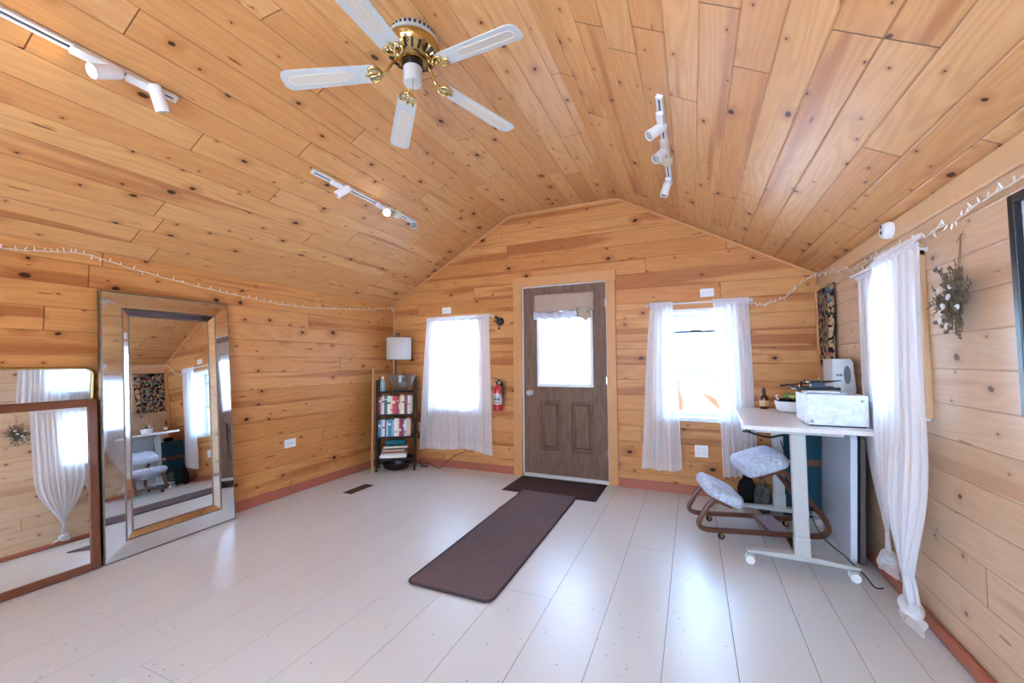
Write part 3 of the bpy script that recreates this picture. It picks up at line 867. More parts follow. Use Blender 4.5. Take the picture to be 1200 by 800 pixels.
m = MB(); m.tube(path, .0022, 6); m.tube([p+Vector((-.002,.002*sin(i),.005*sin(i*.8))) for i,p in enumerate(path)], .0018, 5); m.build('wire', M['wire'], t, world=True)
bulbs_along(t, path, 80, 2)

# ------------------------------------------------------------------ mirrors on the left wall
def frame_basis(bl, br, lean):
    """M whose local x runs along the bottom edge, y up the face, z out of the glass"""
    bl, br = Vector(bl), Vector(br)
    x = (br-bl).normalized()
    out = x.cross(Vector((0,0,1))).normalized()
    y = (Vector((0,0,1))*cos(lean) - out*sin(lean)).normalized()
    z = x.cross(y).normalized()
    return basis(x, y, z, (bl+br)/2), (br-bl).length
Mx, wid = frame_basis((.170,-2.872,0.002), (.150,-2.056,0.002), .080)
Mx = Mx @ Matrix.Rotation(.012, 4, 'Z')
t = thing_m('floor_mirror', 'tall floor mirror with wide mirrored frame leaning on the left wall', 'mirror', Mx)
hw, hh = wid/2, 1.735
def ring(m, o, i, zo, zi, closed=True):
    """mitred band between outer rect o and inner rect i (each x0,y0,x1,y1)"""
    def c(r, z): return [(r[0],r[1],z),(r[2],r[1],z),(r[2],r[3],z),(r[0],r[3],z)]
    A, B = c(o,zo), c(i,zi)
    for k in range(4):
        k2 = (k+1) % 4
        m.add([A[k],A[k2],B[k2],B[k]], [(0,1,2,3)])
O = (-hw,0,hw,hh); b1 = .108; I1 = (-hw+b1,b1,hw-b1,hh-b1); b2 = .152; I2 = (-hw+b2,b2,hw-b2,hh-b2)
m = MB(); m.box((-hw,0,-.022),(hw,hh,-.019)); 
m.box((-hw,0,-.0195),(-hw+.012,hh,.003)); m.box((hw-.012,0,-.0195),(hw,hh,.003)); m.box((-hw+.012,0,-.0195),(hw-.012,.012,.003)); m.box((-hw+.012,hh-.012,-.0195),(hw-.012,hh,.003))
m.build('backing', M['bead'], t)
m = MB(); ring(m, (-hw+.006,.006,hw-.006,hh-.006), I1, .004, .010); m.build('outer_mirror_strips', M['mirror_aged'], t, solid=.003)
m = MB(); ring(m, I1, I2, .009, -.011); m.build('inner_mirror_strips', M['mirror_aged'], t, solid=.003)
m = MB(); m.box((I2[0]-.004,I2[1]-.004,-.018),(I2[2]+.004,I2[3]+.004,-.013)); m.build('glass', M['mirror'], t)
m = MB()
for r, z, rad in ((O,.002,.006),(I1,.010,.0055),(I2,-.010,.004)):
    q = [(r[0]+rad,r[1]+rad,z),(r[2]-rad,r[1]+rad,z),(r[2]-rad,r[3]-rad,z),(r[0]+rad,r[3]-rad,z)]
    for k in range(4): m.tube([q[k],q[(k+1)%4]], rad, 8)
m.build('beaded_edge', M['bead'], t, smooth=True)

Mx, wid = frame_basis((.182,-4.05,0.001), (.196,-2.888,0.001), .126)
Mx = Mx @ Matrix.Rotation(.006, 4, 'Z')
t = thing_m('wood_framed_mirror', 'low wide mirror in a plain brown wood frame leaning on the left wall', 'mirror', Mx)
hw, hh = wid/2, 1.03; fw = .046
m = MB()
m.box((-hw,0,-.02),(-hw+fw,hh,.0)); m.box((hw-fw,0,-.02),(hw,hh,0)); m.box((-hw+fw,0,-.02),(hw-fw,fw,0)); m.box((-hw+fw,hh-fw,-.02),(hw-fw,hh,0))
m.build('frame', M['walnut'], t, bevel=.006)
m = MB(); m.box((-hw+.02,.02,-.018),(hw-.02,hh-.02,-.012)); m.build('glass', M['mirror'], t)

Mx, wid = frame_basis((.036,-4.25,0.001), (.036,-2.897,0.001), .014)
t = thing_m('brass_framed_mirror', 'round-cornered mirror with thin brass rim standing behind the wood-framed one', 'mirror', Mx)
hw, hh = wid/2, 1.222; cr = .05
def rrect(hw, h, cr, z, n=6, y0=0):
    out = []
    for cx, cy, a0 in ((hw-cr,y0+cr,-pi/2),(hw-cr,h-cr,0),(-hw+cr,h-cr,pi/2),(-hw+cr,y0+cr,pi)):
        for k in range(n+1):
            a = a0 + pi/2*k/n; out.append((cx+cr*cos(a), cy+cr*sin(a), z))
    return out
m = MB(); m.prism([(p[0],p[1]) for p in rrect(hw,hh,cr,0)], -.012, -.004); m.build('glass', M['mirror'], t)
m = MB(); m.tube(rrect(hw,hh,cr,-.003), .008, 8, closed=True); m.build('rim', M['brass'], t, smooth=True)

# ------------------------------------------------------------------ bookshelf corner
SA = atan2(.544, .839)
SB = Matrix.Translation((.386,-.41,0)) @ Matrix.Rotation(SA, 4, 'Z')   # shelf frame: x along front, y inward
def sw_(x, y, z): return SB @ Vector((x, y, z))
t = thing_m('bookshelf', 'narrow dark wood bookshelf with open sides set across the far left corner', 'bookshelf', SB)
hw = .222; dp = .215
for sx in (-1, 1):
    for y in (0, dp-.03):
        m = MB(); x = sx*hw; m.box((min(x,x-sx*.022),y,0),(max(x,x-sx*.022),y+.03,1.045)); m.build('post', M['darkwood'], t, bevel=.003)
    for z in (.06, .40, .66, .92):
        m = MB(); x = sx*(hw-.011); m.box((x-.007,.03,z-.03),(x+.007,dp-.03,z-.005)); m.build('side_rail', M['darkwood'], t)
SZ = (.150, .395, .650, .912)
for z in SZ:
    m = MB(); m.box((-hw+.022,.004,z-.018),(hw-.022,dp-.004,z)); m.build('shelf_board', M['darkwood'], t, bevel=.002)
t = thing('wooden_pole', 'slim light wood pole standing upright at the left edge of the bookshelf', 'pole', (.182,-.560,0))
m = MB(); m.box((-.009,-.009,0),(.009,.009,1.195)); m.build('shaft', M['lightwood'], t, bevel=.002)
m = MB(); m.box((-.010,-.010,1.195),(.010,.010,1.203)); m.build('end_cap', M['darkwood'], t)

def page_mat(): return plain('book pages', (226,216,196), .8, var=.05)
M['pages'] = page_mat()
BK = {}
def bookmat(rgb):
    if rgb not in BK: BK[rgb] = plain('book cover %d %d %d' % rgb, rgb, .45, var=.03)
    return BK[rgb]
def book(label, rgb, group, x, z, w, h, d, y=.012, band=None, lean=0.):
    Mb = SB @ Matrix.Translation((x, y, z)) @ Matrix.Rotation(lean, 4, 'Y')
    b = thing_m('book', label, 'book', Mb, group)
    m = MB(); c = .0022
    m.box((0,0,0),(c,d,h)); m.box((w-c,0,0),(w,d,h)); m.box((0,-.001,0),(w,c,h))
    m.build('cover', bookmat(rgb), b, bevel=.0008)
    m = MB(); m.box((c,.004,.003),(w-c,d-.004,h-.004)); m.build('pages', M['pages'], b)
    if band:
        m = MB(); m.box((.0006,-.0022,h*band[1]),(w-.0006,-.0005,h*band[2])); m.build('spine_label', bookmat(band[0]), b)
    return b
def fill(row, group, z, xs0, xs1):
    tot = sum(r[2] for r in row); k = (xs1-xs0)/tot; x = xs0
    for lab, rgb, w, h, d, band in row:
        book(lab, rgb, group, x+.0004, z+.0005, w*k-.0008, h, d, y=.006+random.Random(x).random()*.02, band=band); x += w*k
G1 = 'books upright on the upper shelf'
row1 = [
 ('maroon book at the left end of the upper shelf', (120,22,44), 2.2, .200, .15, ((220,200,190),.7,.8)),
 ('thin dusty pink book second on the upper shelf', (214,176,180), 1.4, .196, .15, None),
 ('tall cream book left of the dark green one on the upper shelf', (226,220,204), 2.2, .214, .16, ((60,60,60),.62,.72)),
 ('dark green book on the upper shelf', (28,72,58), 3.2, .218, .16, ((200,190,150),.75,.82)),
 ('wide white book with a dark spot on its spine on the upper shelf', (234,230,222), 3.4, .212, .16, ((40,40,44),.55,.66)),
 ('plain ivory book in the middle of the upper shelf', (228,214,186), 2.2, .208, .16, ((180,40,40),.2,.28)),
 ('bright red book left of the maroon pair on the upper shelf', (204,26,34), 3.0, .205, .16, ((240,230,220),.6,.75)),
 ('second bright red book, slimmer, on the upper shelf', (196,34,42), 1.8, .210, .15, None),
 ('dark wine red book right of the red ones on the upper shelf', (112,24,36), 1.8, .204, .15, ((220,190,120),.7,.78)),
 ('rose pink book with pale band on the upper shelf', (206,124,132), 1.6, .198, .15, ((240,230,226),.3,.6)),
 ('tall pale yellow book on the upper shelf', (234,220,160), 2.4, .222, .16, None),
 ('white book right of the pale yellow one on the upper shelf', (236,234,230), 2.0, .212, .16, ((40,70,120),.6,.7)),
 ('charcoal black book on the upper shelf', (44,40,46), 1.8, .216, .16, ((200,60,50),.65,.78)),
 ('narrow crimson book right of the black one on the upper shelf', (170,26,50), 1.8, .220, .15, None),
 ('grey white book near the right end of the upper shelf', (214,212,208), 2.2, .210, .16, ((90,90,90),.5,.56)),
 ('sand coloured book at the right end of the upper shelf', (206,184,150), 2.2, .206, .16, None)]
fill(row1, G1, SZ[2], -hw+.03, hw-.045)
G2 = 'books upright on the middle shelf'
row2 = [
 ('steel blue book at the left end of the middle shelf', (62,104,142), 2.4, .186, .15, ((220,224,230),.6,.75)),
 ('pale blue book second on the middle shelf', (150,184,206), 1.8, .196, .15, None),
 ('white book with black band at left of the middle shelf', (230,230,228), 2.4, .190, .15, ((30,30,34),.5,.58)),
 ('navy book left of the turquoise one on the middle shelf', (36,54,92), 1.6, .200, .15, None),
 ('pearl grey book left of the turquoise one on the middle shelf', (206,208,212), 1.8, .186, .15, None),
 ('turquoise book on the middle shelf', (40,134,160), 3.2, .200, .16, ((230,236,238),.64,.76)),
 ('slim sky blue book right of the turquoise one on the middle shelf', (112,172,206), 1.5, .194, .15, None),
 ('lilac grey book in the middle of the middle shelf', (178,170,186), 1.8, .188, .15, None),
 ('broad white book in the middle of the middle shelf', (236,234,230), 3.0, .206, .16, ((170,170,176),.2,.3)),
 ('cream book right of the broad white one on the middle shelf', (228,214,190), 2.0, .204, .16, None),
 ('raspberry red book on the middle shelf', (184,36,66), 2.4, .202, .16, ((240,220,220),.3,.42)),
 ('dark plum book right of the raspberry one on the middle shelf', (78,32,56), 1.6, .196, .15, None),
 ('slate blue book near the right of the middle shelf', (88,104,130), 1.6, .200, .15, ((220,220,224),.5,.7)),
 ('white book with pink band near the right of the middle shelf', (234,230,228), 2.0, .188, .15, ((222,140,160),.1,.35)),
 ('blush pink book near the right end of the middle shelf', (226,180,178), 2.2, .206, .15, None),
 ('oatmeal book at the right end of the middle shelf', (214,200,176), 2.0, .192, .15, None)]
fill(row2, G2, SZ[1], -hw+.028, hw-.06)
G3 = 'books lying flat on the lowest shelf'
def flat(label, rgb, z, h, x0, x1, d, rz=0.):
    Mb = SB @ Matrix.Translation(((x0+x1)/2, .012, z)) @ Matrix.Rotation(rz, 4, 'Z')
    b = thing_m('book', label, 'book', Mb, G3); w = (x1-x0)/2; c = .002
    m = MB(); m.box((-w,0,0),(w,d,c)); m.box((-w,0,h-c),(w,d,h)); m.box((-w,-.001,0),(w,c,h)); m.build('cover', bookmat(rgb), b, bevel=.0006)
    m = MB(); m.box((-w+.003,.004,c),(w-.003,d-.004,h-c)); m.build('pages', M['pages'], b)
z = SZ[0]+.0005
for lab, rgb, h, x0, x1, d, rz in [
  ('large white book at the bottom of the flat stack on the lowest shelf', (236,234,228), .030, -.178, .120, .17, 0),
  ('grey white book second from the bottom of the flat stack', (206,204,200), .020, -.160, .118, .17, .01),
  ('brick red book in the middle of the flat stack', (148,70,58), .024, -.142, .118, .16, -.02),
  ('tan book above the brick red one in the flat stack', (190,160,128), .018, -.148, .100, .16, .02),
  ('dark brown book near the top of the flat stack', (84,52,44), .018, -.140, .122, .16, 0),
  ('pale cream magazine on top of the flat stack', (232,224,210), .016, -.135, .138, .18, .03)]:
    flat(lab, rgb, z, h, x0, x1, d, rz); z += h+.0006
t = thing_m('folded_cloth', 'folded teal cloth on top of the flat stack of books on the lowest shelf', 'cloth', SB @ Matrix.Translation((-.005,.1,z+.0005)))
m = MB()
m.ball((0,0,.034), .1, 24, 14, (1.25,.72,.34), wob=.12, seed=3)
def sq(v):
    return v
b = []
for p in m.v:
    x = max(-.118, min(.118, p.x*1.15)); y = max(-.07, min(.07, p.y*1.1)); zz = max(.0, min(.072, p.z*1.05)); b.append(Vector((x,y,zz)))
m.v = b
m.build('fabric', M['tealcloth'], t, smooth='all')
m = MB(); m.tube(smooth_path([(-.117,-.066,.030),(-.04,-.074,.034),(.04,-.074,.030),(.117,-.066,.034)],5), .006, 8); m.build('fold', M['tealcloth'], t, smooth='all')
t = thing_m('dark_basin', 'dark shallow basin on the floor under the bookshelf', 'basin', SB @ Matrix.Translation((.0,.1,0)))
m = MB(); m.lathe([(.09,.0),(.135,.02),(.158,.07),(.164,.072),(.164,.08),(.152,.078),(.13,.03),(.08,.012),(0,.012)], 32); 
for p in m.v: p.y *= .62
m.build('bowl', plain('black green plastic', (20,26,30), .35), t, smooth=True)
m = MB(); m.tube([(.160*cos(a), .62*.160*sin(a), .078) for a in [i*2*pi/32 for i in range(32)]], .006, 8, closed=True); m.build('rim', M['black'], t, smooth=True)
t = thing_m('glass_bowl', 'large clear glass bowl with scalloped rim on top of the bookshelf', 'bowl', SB @ Matrix.Translation((.055,.10,SZ[3]+.0005)))
def gb(u, v):
    a = u*2*pi
    r = .050 + .088*sin(min(1.,v*1.15)*pi/2)**.9 ; z = .165*v**1.15
    fl = max(0, v-.7)/.3
    s = abs(cos(a*4))**.7*2-1
    r += .006*fl*s + .003*sin(a*24)*(.3+v*.3); z += .022*fl*s
    return (r*cos(a), min(.1,r*.8)*sin(a), z+.012)
m = MB().sheet(gb, 96, 16); m.build('flared_wall', M['crystal'], t, smooth='all', solid=.006)
m = MB(); m.lathe([(.0,.0),(.056,.0),(.058,.012),(.05,.02),(.0,.018)], 28, cap=False); m.build('foot', M['crystal'], t, smooth=True)
m = MB()
rb = random.Random(3)
for k in range(14):
    m.ball((rb.uniform(-.055,.055), rb.uniform(-.04,.04), .045+rb.uniform(0,.06)), rb.uniform(.016,.024), 10, 7)
m.build('pebbles', plain('pale stones', (190,176,156), .6, var=.2), t, smooth='all')
t = thing_m('spray_bottle', 'small pale blue bottle at the left end of the bookshelf top', 'bottle', SB @ Matrix.Translation((-.155,.06,SZ[3]+.0005)))
m = MB(); m.lathe([(.026,0),(.029,.004),(.029,.11),(.024,.126),(.012,.134),(.012,.142)], 22); m.build('body', plain('pale blue glass', (150,182,190), .25), t, smooth=True)
m = MB(); m.lathe([(.0135,.14),(.0135,.165),(.009,.17),(.0,.17)], 16); m.build('cap', M['white'], t, smooth=True)

# floor lamp behind the bookshelf
t = thing('floor_lamp', 'floor lamp with white drum shade on a black arched pole in the far left corner', 'floor lamp', (.180,-.165,0))
px, py = .180, -.165
m = MB(); m.lathe([(.09,0),(.092,.008),(.085,.02),(.02,.024)], 28, (px-.02,py+.02,0)); m.build('base', M['black'], t, smooth=True, world=True)
sc_ = Vector((.235,-.175,1.285))
m = MB(); m.tube(smooth_path([(px,py,.02),(px,py,.8),(px,py,1.40),(px+.002,py,1.55),(px+.018,py-.003,1.60),(px+.045,py-.008,1.605),(sc_.x,sc_.y,1.57),(sc_.x,sc_.y,1.50)],8), .0085, 10); m.build('pole', M['black'], t, smooth=True, world=True)
def shd(u, v):
    a = u*2*pi; return (sc_.x+.148*cos(a), sc_.y+.148*sin(a), sc_.z + .26*v)
m = MB().sheet(shd, 48, 2); sh = m.build('lamp_shade', M['lampshade'], t, smooth='all', solid=.002, world=True)
m = MB()
for zz in (0,.26): m.tube([(sc_.x+.148*cos(a),sc_.y+.148*sin(a),sc_.z+zz) for a in [i*2*pi/40 for i in range(40)]], .0025, 6, closed=True)
for k in range(3):
    a = k*2*pi/3+.4; m.tube([(sc_.x,sc_.y,sc_.z+.215),(sc_.x+.147*cos(a),sc_.y+.147*sin(a),sc_.z+.255)], .002, 6)
m.build('shade_ring', M['white'], sh, world=True)
m = MB(); m.lathe([(.012,.10),(.028,.12),(.03,.15),(.016,.18),(.014,.225)], 16, (sc_.x,sc_.y,sc_.z)); m.build('bulb', M['white'], t, smooth=True, world=True)

# power cord under the left window
t = MB().tube(smooth_path([(1.175,-.02,.44),(1.165,-.035,.30),(1.10,-.045,.215),(.96,-.05,.15),(.85,-.06,.07),(.79,-.085,.008),(.745,-.10,.006),(.70,-.07,.006),(.63,-.055,.02),(.585,-.06,.05),(.545,-.07,.03),(.52,-.11,.006),(.57,-.135,.006),(.62,-.11,.006),(.56,-.08,.006),(.50,-.07,.006),(.46,-.05,.05)],8), .0042, 8)
tag(t.build('power_cord', plain('dark brown cord', (62,40,30), .6), smooth=True), 'dark power cord trailing along the baseboard beside the bookshelf', 'cord')

# ------------------------------------------------------------------ floor things
def floor_vent(label, x0, x1, y0, y1):
    t = thing('floor_vent', label, 'floor vent', ((x0+x1)/2,(y0+y1)/2,0))
    vb = plain('brown register metal', (74,46,34), .5)
    m = MB(); f = .014
    m.box((x0,y0,.0),(x0+f,y1,.005)); m.box((x1-f,y0,0),(x1,y1,.005)); m.box((x0+f,y0,0),(x1-f,y0+f,.005)); m.box((x0+f,y1-f,0),(x1-f,y1,.005))
    m.build('frame', vb, t, bevel=.0015, world=True)
    m = MB(); m.box((x0+f,y0+f,.0004),(x1-f,y1-f,.001)); m.build('opening', M['blackgap'], t, world=True)
    m = MB(); n = 16
    for k in range(n):
        y = y0+f+(y1-y0-2*f)*(k+.5)/n; m.box((x0+f,y-.003,.001),(x1-f,y+.003,.0042))
    m.box(((x0+x1)/2-.003,y0+f,.001),((x0+x1)/2+.003,y1-f,.0045))
    m.build('grille', vb, t, world=True)
floor_vent('brown floor vent in the boards near the left wall and bookshelf', .432,.537,-1.225,-.925)
floor_vent('brown floor vent under the standing desk', 4.10,4.195,-1.14,-.70)

def mat_(name, label, x0, x1, y0, y1, h, edge, cm, em, rad, wave=0.):
    t = thing(name, label, 'rug', ((x0+x1)/2,(y0+y1)/2,0))
    return t
t = thing('door_mat', 'dark brown mat with rubber edge in front of the door', 'mat', (2.26,-.29,0))
m = MB(); m.box((1.80,-.562,.0),(2.722,-.022,.004)); m.build('rubber_base', M['mat_edge'], t, bevel=.002, world=True)
m = MB(); m.box((1.83,-.535,.003),(2.692,-.05,.010)); m.build('pile', M['mat'], t, bevel=.003, world=True)
t = thing('runner_rug', 'long grey brown runner rug leading from the door mat into the room', 'rug', (2.28,-1.4,0))
x0, x1, y0, y1 = 2.005, 2.552, -2.305, -.515
def rz_(x, y):
    z = .0105*max(0, min(1, (y+.66)/.08)) + .0015
    z += .004*math.exp(-((y+1.02-.08*(x-2.2))/.035)**2) + .0025*math.exp(-((y+1.55+.3*(x-2.2))/.03)**2)*max(0,(x-2.2)*3)
    return z
def outline(rad, inset):
    a0, a1, c0, c1 = x0+inset, x1-inset, y0+inset, y1-inset
    out = []
    for cx, cy, s in ((a1-rad,c0+rad,-pi/2),(a1-rad/4,c1-rad/4,0),(a0+rad/4,c1-rad/4,pi/2),(a0+rad,c0+rad,pi)):
        r_ = rad if cy < -1.4 else rad/4
        for k in range(7): out.append((cx+r_*cos(s+pi/2*k/6), cy+r_*sin(s+pi/2*k/6)))
    return out
m = MB(); ny = 70; nx = 8
def rp(u, v):
    y = y0+.012 + (y1-y0-.024)*v
    ins = .012
    if y < y0+.05: ins += .05 - sqrt(max(0, .05**2-(y0+.05-y)**2))
    x = x0+ins + (x1-x0-2*ins)*u
    x += .006*sin(y*2.2)
    return (x, y, rz_(x,y)+.006)
m.sheet(rp, nx, ny*2); m.build('carpet', M['runner'], t, solid=.005, world=True)
ed = []
P = outline(.05, .010); Q = []
for i in range(len(P)):
    a, b = Vector((*P[i],0)), Vector((*P[(i+1)%len(P)],0)); n_ = max(1,int((b-a).length/.03))
    for k in range(n_): Q.append(a.lerp(b, k/n_))
Q = [Vector((q.x+.006*sin(q.y*2.2), q.y, rz_(q.x,q.y)+.005)) for q in Q]
m = MB(); m.tube(Q, .010, 6, closed=True, ry=.006, up=(0,0,1)); m.build('binding', M['runner_edge'], t, smooth='all', world=True)

# ------------------------------------------------------------------ ceiling fan
FC = Vector((2.267,-2.585,0))
fan = thing('ceiling_fan', 'five-bladed white ceiling fan with brass motor at the ridge of the ceiling', 'ceiling fan', (FC.x,FC.y,HT))
def fz(z): return z - HT
m = MB(); m.lathe([(.105,0),(.112,-.006),(.112,-.03),(.128,-.038),(.128,-.05),(.10,-.056)], 40); m.build('ceiling_ring', M['whitemetal'], fan, smooth=True)
m = MB()
for k in range(30):
    a = 2*pi*k/30; m.cbox((.1125*cos(a),.1125*sin(a),-.019),(.004,.013,.018), RZ(a))
m.build('ring_slots', M['black'], fan)
m = MB(); m.lathe([(.10,-.052),(.132,-.062),(.136,-.08),(.128,-.098),(.112,-.118),(.085,-.135),(.06,-.142),(.06,-.152),(.0,-.152)], 40); mo = m.build('motor_housing', M['brass'], fan, smooth=True)
m = MB()
for k in range(20):
    a = 2*pi*k/20
    c = Vector((.108*cos(a),.108*sin(a),-.1235)); nrm = Vector((.75*cos(a),.75*sin(a),-1)).normalized()
    rt = Vector((-sin(a),cos(a),0)); up_ = nrm.cross(rt)
    R_ = Matrix((rt,up_,nrm)).transposed()
    m.cbox(c,(.011,.040,.006),R_)
m.build('vent_slots', M['black'], mo)
m = MB(); m.lathe([(.052,-.15),(.054,-.17),(.05,-.182)], 28); m.build('switch_collar', M['black'], fan, smooth=True)
m = MB(); m.lathe([(.046,-.172),(.0475,-.178),(.0475,-.252),(.043,-.262),(.0,-.264)], 28); m.build('switch_housing', M['whitemetal'], fan, smooth=True)
m = MB()
for k in range(28): m.ball((.028,-.034,-.250-.0052*k), .0024, 6, 4)
m.ball((.028,-.034,-.402), .006, 8, 6); m.build('pull_chain', M['brass'], fan)
def blade(k):
    a = radians(-153 + 72*k)
    R4 = Matrix.Rotation(a, 3, 'Z') @ Matrix.Rotation(radians(9), 3, 'X')
    zc = -.213
    def P(x, y, z=0): return R4 @ Vector((x, y, z)) + Vector((0,0,zc-.123*(x-.19)))
    r0, r1 = .185, .640
    poly = [(r0,-.046),(r0+.03,-.052),(r1-.035,-.060),(r1-.012,-.050),(r1,-.028),(r1,.028),(r1-.012,.050),(r1-.035,.060),(r0+.03,.052),(r0,.046)]
    m = MB(); n = len(poly)
    m.add([P(x,y,-.003) for x,y in poly]+[P(x,y,.003) for x,y in poly], [tuple(range(n-1,-1,-1)),tuple(range(n,2*n))]+[(i,(i+1)%n,n+(i+1)%n,n+i) for i in range(n)])
    b = m.build('blade', M['whitemetal'], fan, bevel=.0012)
    # cane inset on the underside, rounded ends
    def oval(x0,x1,w,n=8):
        return [(x1-w+w*cos(t),w*sin(t)) for t in [(-pi/2+pi*i/n) for i in range(n+1)]] + [(x0+w+w*cos(t),w*sin(t)) for t in [(pi/2+pi*i/n) for i in range(n+1)]]
    ov = oval(.300,.608,.027)
    m = MB(); m.add([P(x,y,-.0036) for x,y in ov], [tuple(range(len(ov)-1,-1,-1))], [[(x,y) for x,y in ov][::-1]])
    m.add([P(x,y,.0036) for x,y in ov], [tuple(range(len(ov)))], [[(x,y) for x,y in ov]])
    m.build('cane_inset', M['cane'], b)
    m = MB(); m.tube([P(x,y,-.0038) for x,y in ov], .0016, 6, closed=True); m.build('inset_edge', M['pages'], b)
    # ornate brass bracket
    m = MB(); zo = Vector((0,0,0))
    m.tube(smooth_path([R4 @ Vector((.085,0,.0))+Vector((0,0,-.128)), R4 @ Vector((.110,0,0))+Vector((0,0,-.165)), R4 @ Vector((.135,0,0))+Vector((0,0,zc+.006)), P(.175,0,-.004)],6), .0085, 8)
    for s in (-1,1):
        m.tube(smooth_path([P(.150,0,-.006),P(.158,s*.022,-.008),P(.180,s*.040,-.006),P(.208,s*.038,-.006),P(.212,s*.020,-.006),P(.196,s*.016,-.006)],5), .0062, 8)
        m.tube(smooth_path([P(.172,0,-.006),P(.198,s*.010,-.007),P(.222,s*.005,-.006),P(.230,0,-.006)],5), .0055, 8)
        m.ball(P(.198,s*.038,-.006), .0075, 10, 8)
    m.ball(P(.165,0,-.006), .012, 10, 8); m.ball(P(.230,0,-.006), .007, 10, 8)
    m.build('blade_bracket', M['brass'], b, smooth='all')
for k in range(5): blade(k)

# ------------------------------------------------------------------ track lights
def spot_matrix(d):
    d = Vector(d).normalized(); return d.to_track_quat('Z','Y').to_matrix()
def track(label, side, y0, y1, heads, feeds, x):
    """side 'L'/'R': which ceiling slope. heads: (y, adapter_len, dir, lit)"""
    if side == 'L': n = Vector((K,0,-1)).normalized(); z = H + K*x
    else: n = Vector((-K,0,-1)).normalized(); z = H + K*(W-x)
    ax = Vector((0,1,0)); lat = n.cross(ax)
    t = thing_m('track_light', label, 'track light', basis(lat, ax, n, (x,(y0+y1)/2,z)))
    ym = (y0+y1)/2
    m = MB()
    m.box((-.018,y0-ym,0),(-.006,y1-ym,.020)); m.box((.006,y0-ym,0),(.018,y1-ym,.020)); m.box((-.006,y0-ym,0),(.006,y1-ym,.010))
    m.box((-.018,y0-ym-.004,0),(.018,y0-ym+.012,.021)); m.box((-.018,y1-ym-.012,0),(.018,y1-ym+.004,.021))
    tr = m.build('track', M['white'], t, bevel=.0015)
    m = MB(); m.box((-.0058,y0-ym+.012,.010),(.0058,y1-ym-.012,.0125)); m.build('slot', M['darkslot'], tr)
    inv = Matrix((lat,ax,n))            # world -> local
    for (y, al, d, lit) in heads:
        yy = y-ym
        m = MB(); m.box((-.020,yy-al/2,.012),(.020,yy+al/2,.036))
        hd = m.build('lamp_head', M['white'], t, bevel=.004)
        dl = (inv @ Vector(d)).normalized()
        side_ = Vector((-1 if side == 'L' else 1, 0, 0))
        jn = Vector((0,yy+al*.28,.036)); c = jn + Vector((0,0,.028))
        m = MB(); m.tube([jn-Vector((0,0,.004)), c], .010, 10); m.build('stem', M['white'], hd, smooth=True)
        Rm = spot_matrix(dl)
        cc = c + dl*.005
        m = MB(); m.lathe([(.0,-.062),(.018,-.060),(.026,-.050),(.029,-.036),(.0305,.060),(.0275,.060),(.026,.035)], 24, cc, Rm, cap=False)
        m.build('spot_can', M['white'], hd, smooth=True)
        m = MB()
        m.lathe([(.0,.0635),(.012,.061),(.022,.055),(.0262,.046)], 20, cc, Rm, cap=False)
        m.build('bulb', M['bulb_on'] if lit else M['bulbgrey'], hd, smooth=True)
        if lit:
            L = bpy.data.lights.new('spot_lamp', 'SPOT'); L.energy = lit; L.color = (1,.80,.52); L.spot_size = radians(100); L.spot_blend = .8; L.shadow_soft_size = .024
            lo = bpy.data.objects.new('spot_lamp', L); C.objects.link(lo); lo.parent = hd
            q = dl.to_track_quat('-Z','Y'); lo.matrix_local = Matrix.Translation(cc + dl*.064) @ q.to_matrix().to_4x4()
    for y in feeds:
        yy = y-ym
        m = MB(); m.box((-.036,yy-.034,0),(.036,yy+.034,.040)); m.build('feed_box', M['cream'], t, bevel=.005)
M['bulbgrey'] = plain('unlit bulb glass', (150,156,152), .2)
track('white track light on the left ceiling slope nearest the camera, with a lit spot', 'L', -4.15, -3.05,
      [(-3.37,.15,(.05,-.75,-.45),16), (-3.18,.15,(-.15,.42,-.9),0), (-3.85,.15,(-.2,-.5,-.8),0)], [], 1.125)
track('white track light on the left ceiling slope towards the door, with one lit spot', 'L', -2.204, -1.04,
      [(-1.98,.13,(-.55,-.55,-.6),0), (-1.50,.13,(.58,-.70,-.42),16), (-1.12,.10,(.60,-.72,-.38),0)], [-1.30], 1.11)
track('white track light with three unlit spots on the right ceiling slope', 'R', -2.055, -.915,
      [(-1.86,.14,(-.70,-.35,-.55),0), (-1.56,.14,(-.45,-.55,-.65),0), (-1.00,.11,(-.28,-.10,-.95),0)], [-1.33], 3.418)

# ------------------------------------------------------------------ right wall decorations
t = thing('framed_picture', 'large black framed picture cut off at the right edge, on the right wall', 'picture', (W,-2.75,1.06))
y0, y1, z0, z1 = -3.40, -2.355, 1.055, 1.775; f = .028
m = MB(); m.box((W-.036,y0,z0),(W-.001,y0+f,z1)); m.box((W-.036,y1-f,z0),(W-.001,y1,z1)); m.box((W-.036,y0+f,z0),(W-.001,y1-f,z0+f)); m.box((W-.036,y0+f,z1-f),(W-.001,y1-f,z1))
m.build('frame', plain('black satin frame', (22,26,32), .3), t, bevel=.003, world=True)
m = MB(); m.box((W-.016,y0+f,z0+f),(W-.012,y1-f,z1-f)); m.build('mount', plain('pale grey mount board', (206,202,208), .7), t, world=True)
m = MB(); m.box((W-.017,y0+.16,z0+.15),(W-.0155,y1-.16,z1-.15)); m.build('print', plain('soft grey print', (150,150,160), .7, var=.3, scale=6.), t, world=True)

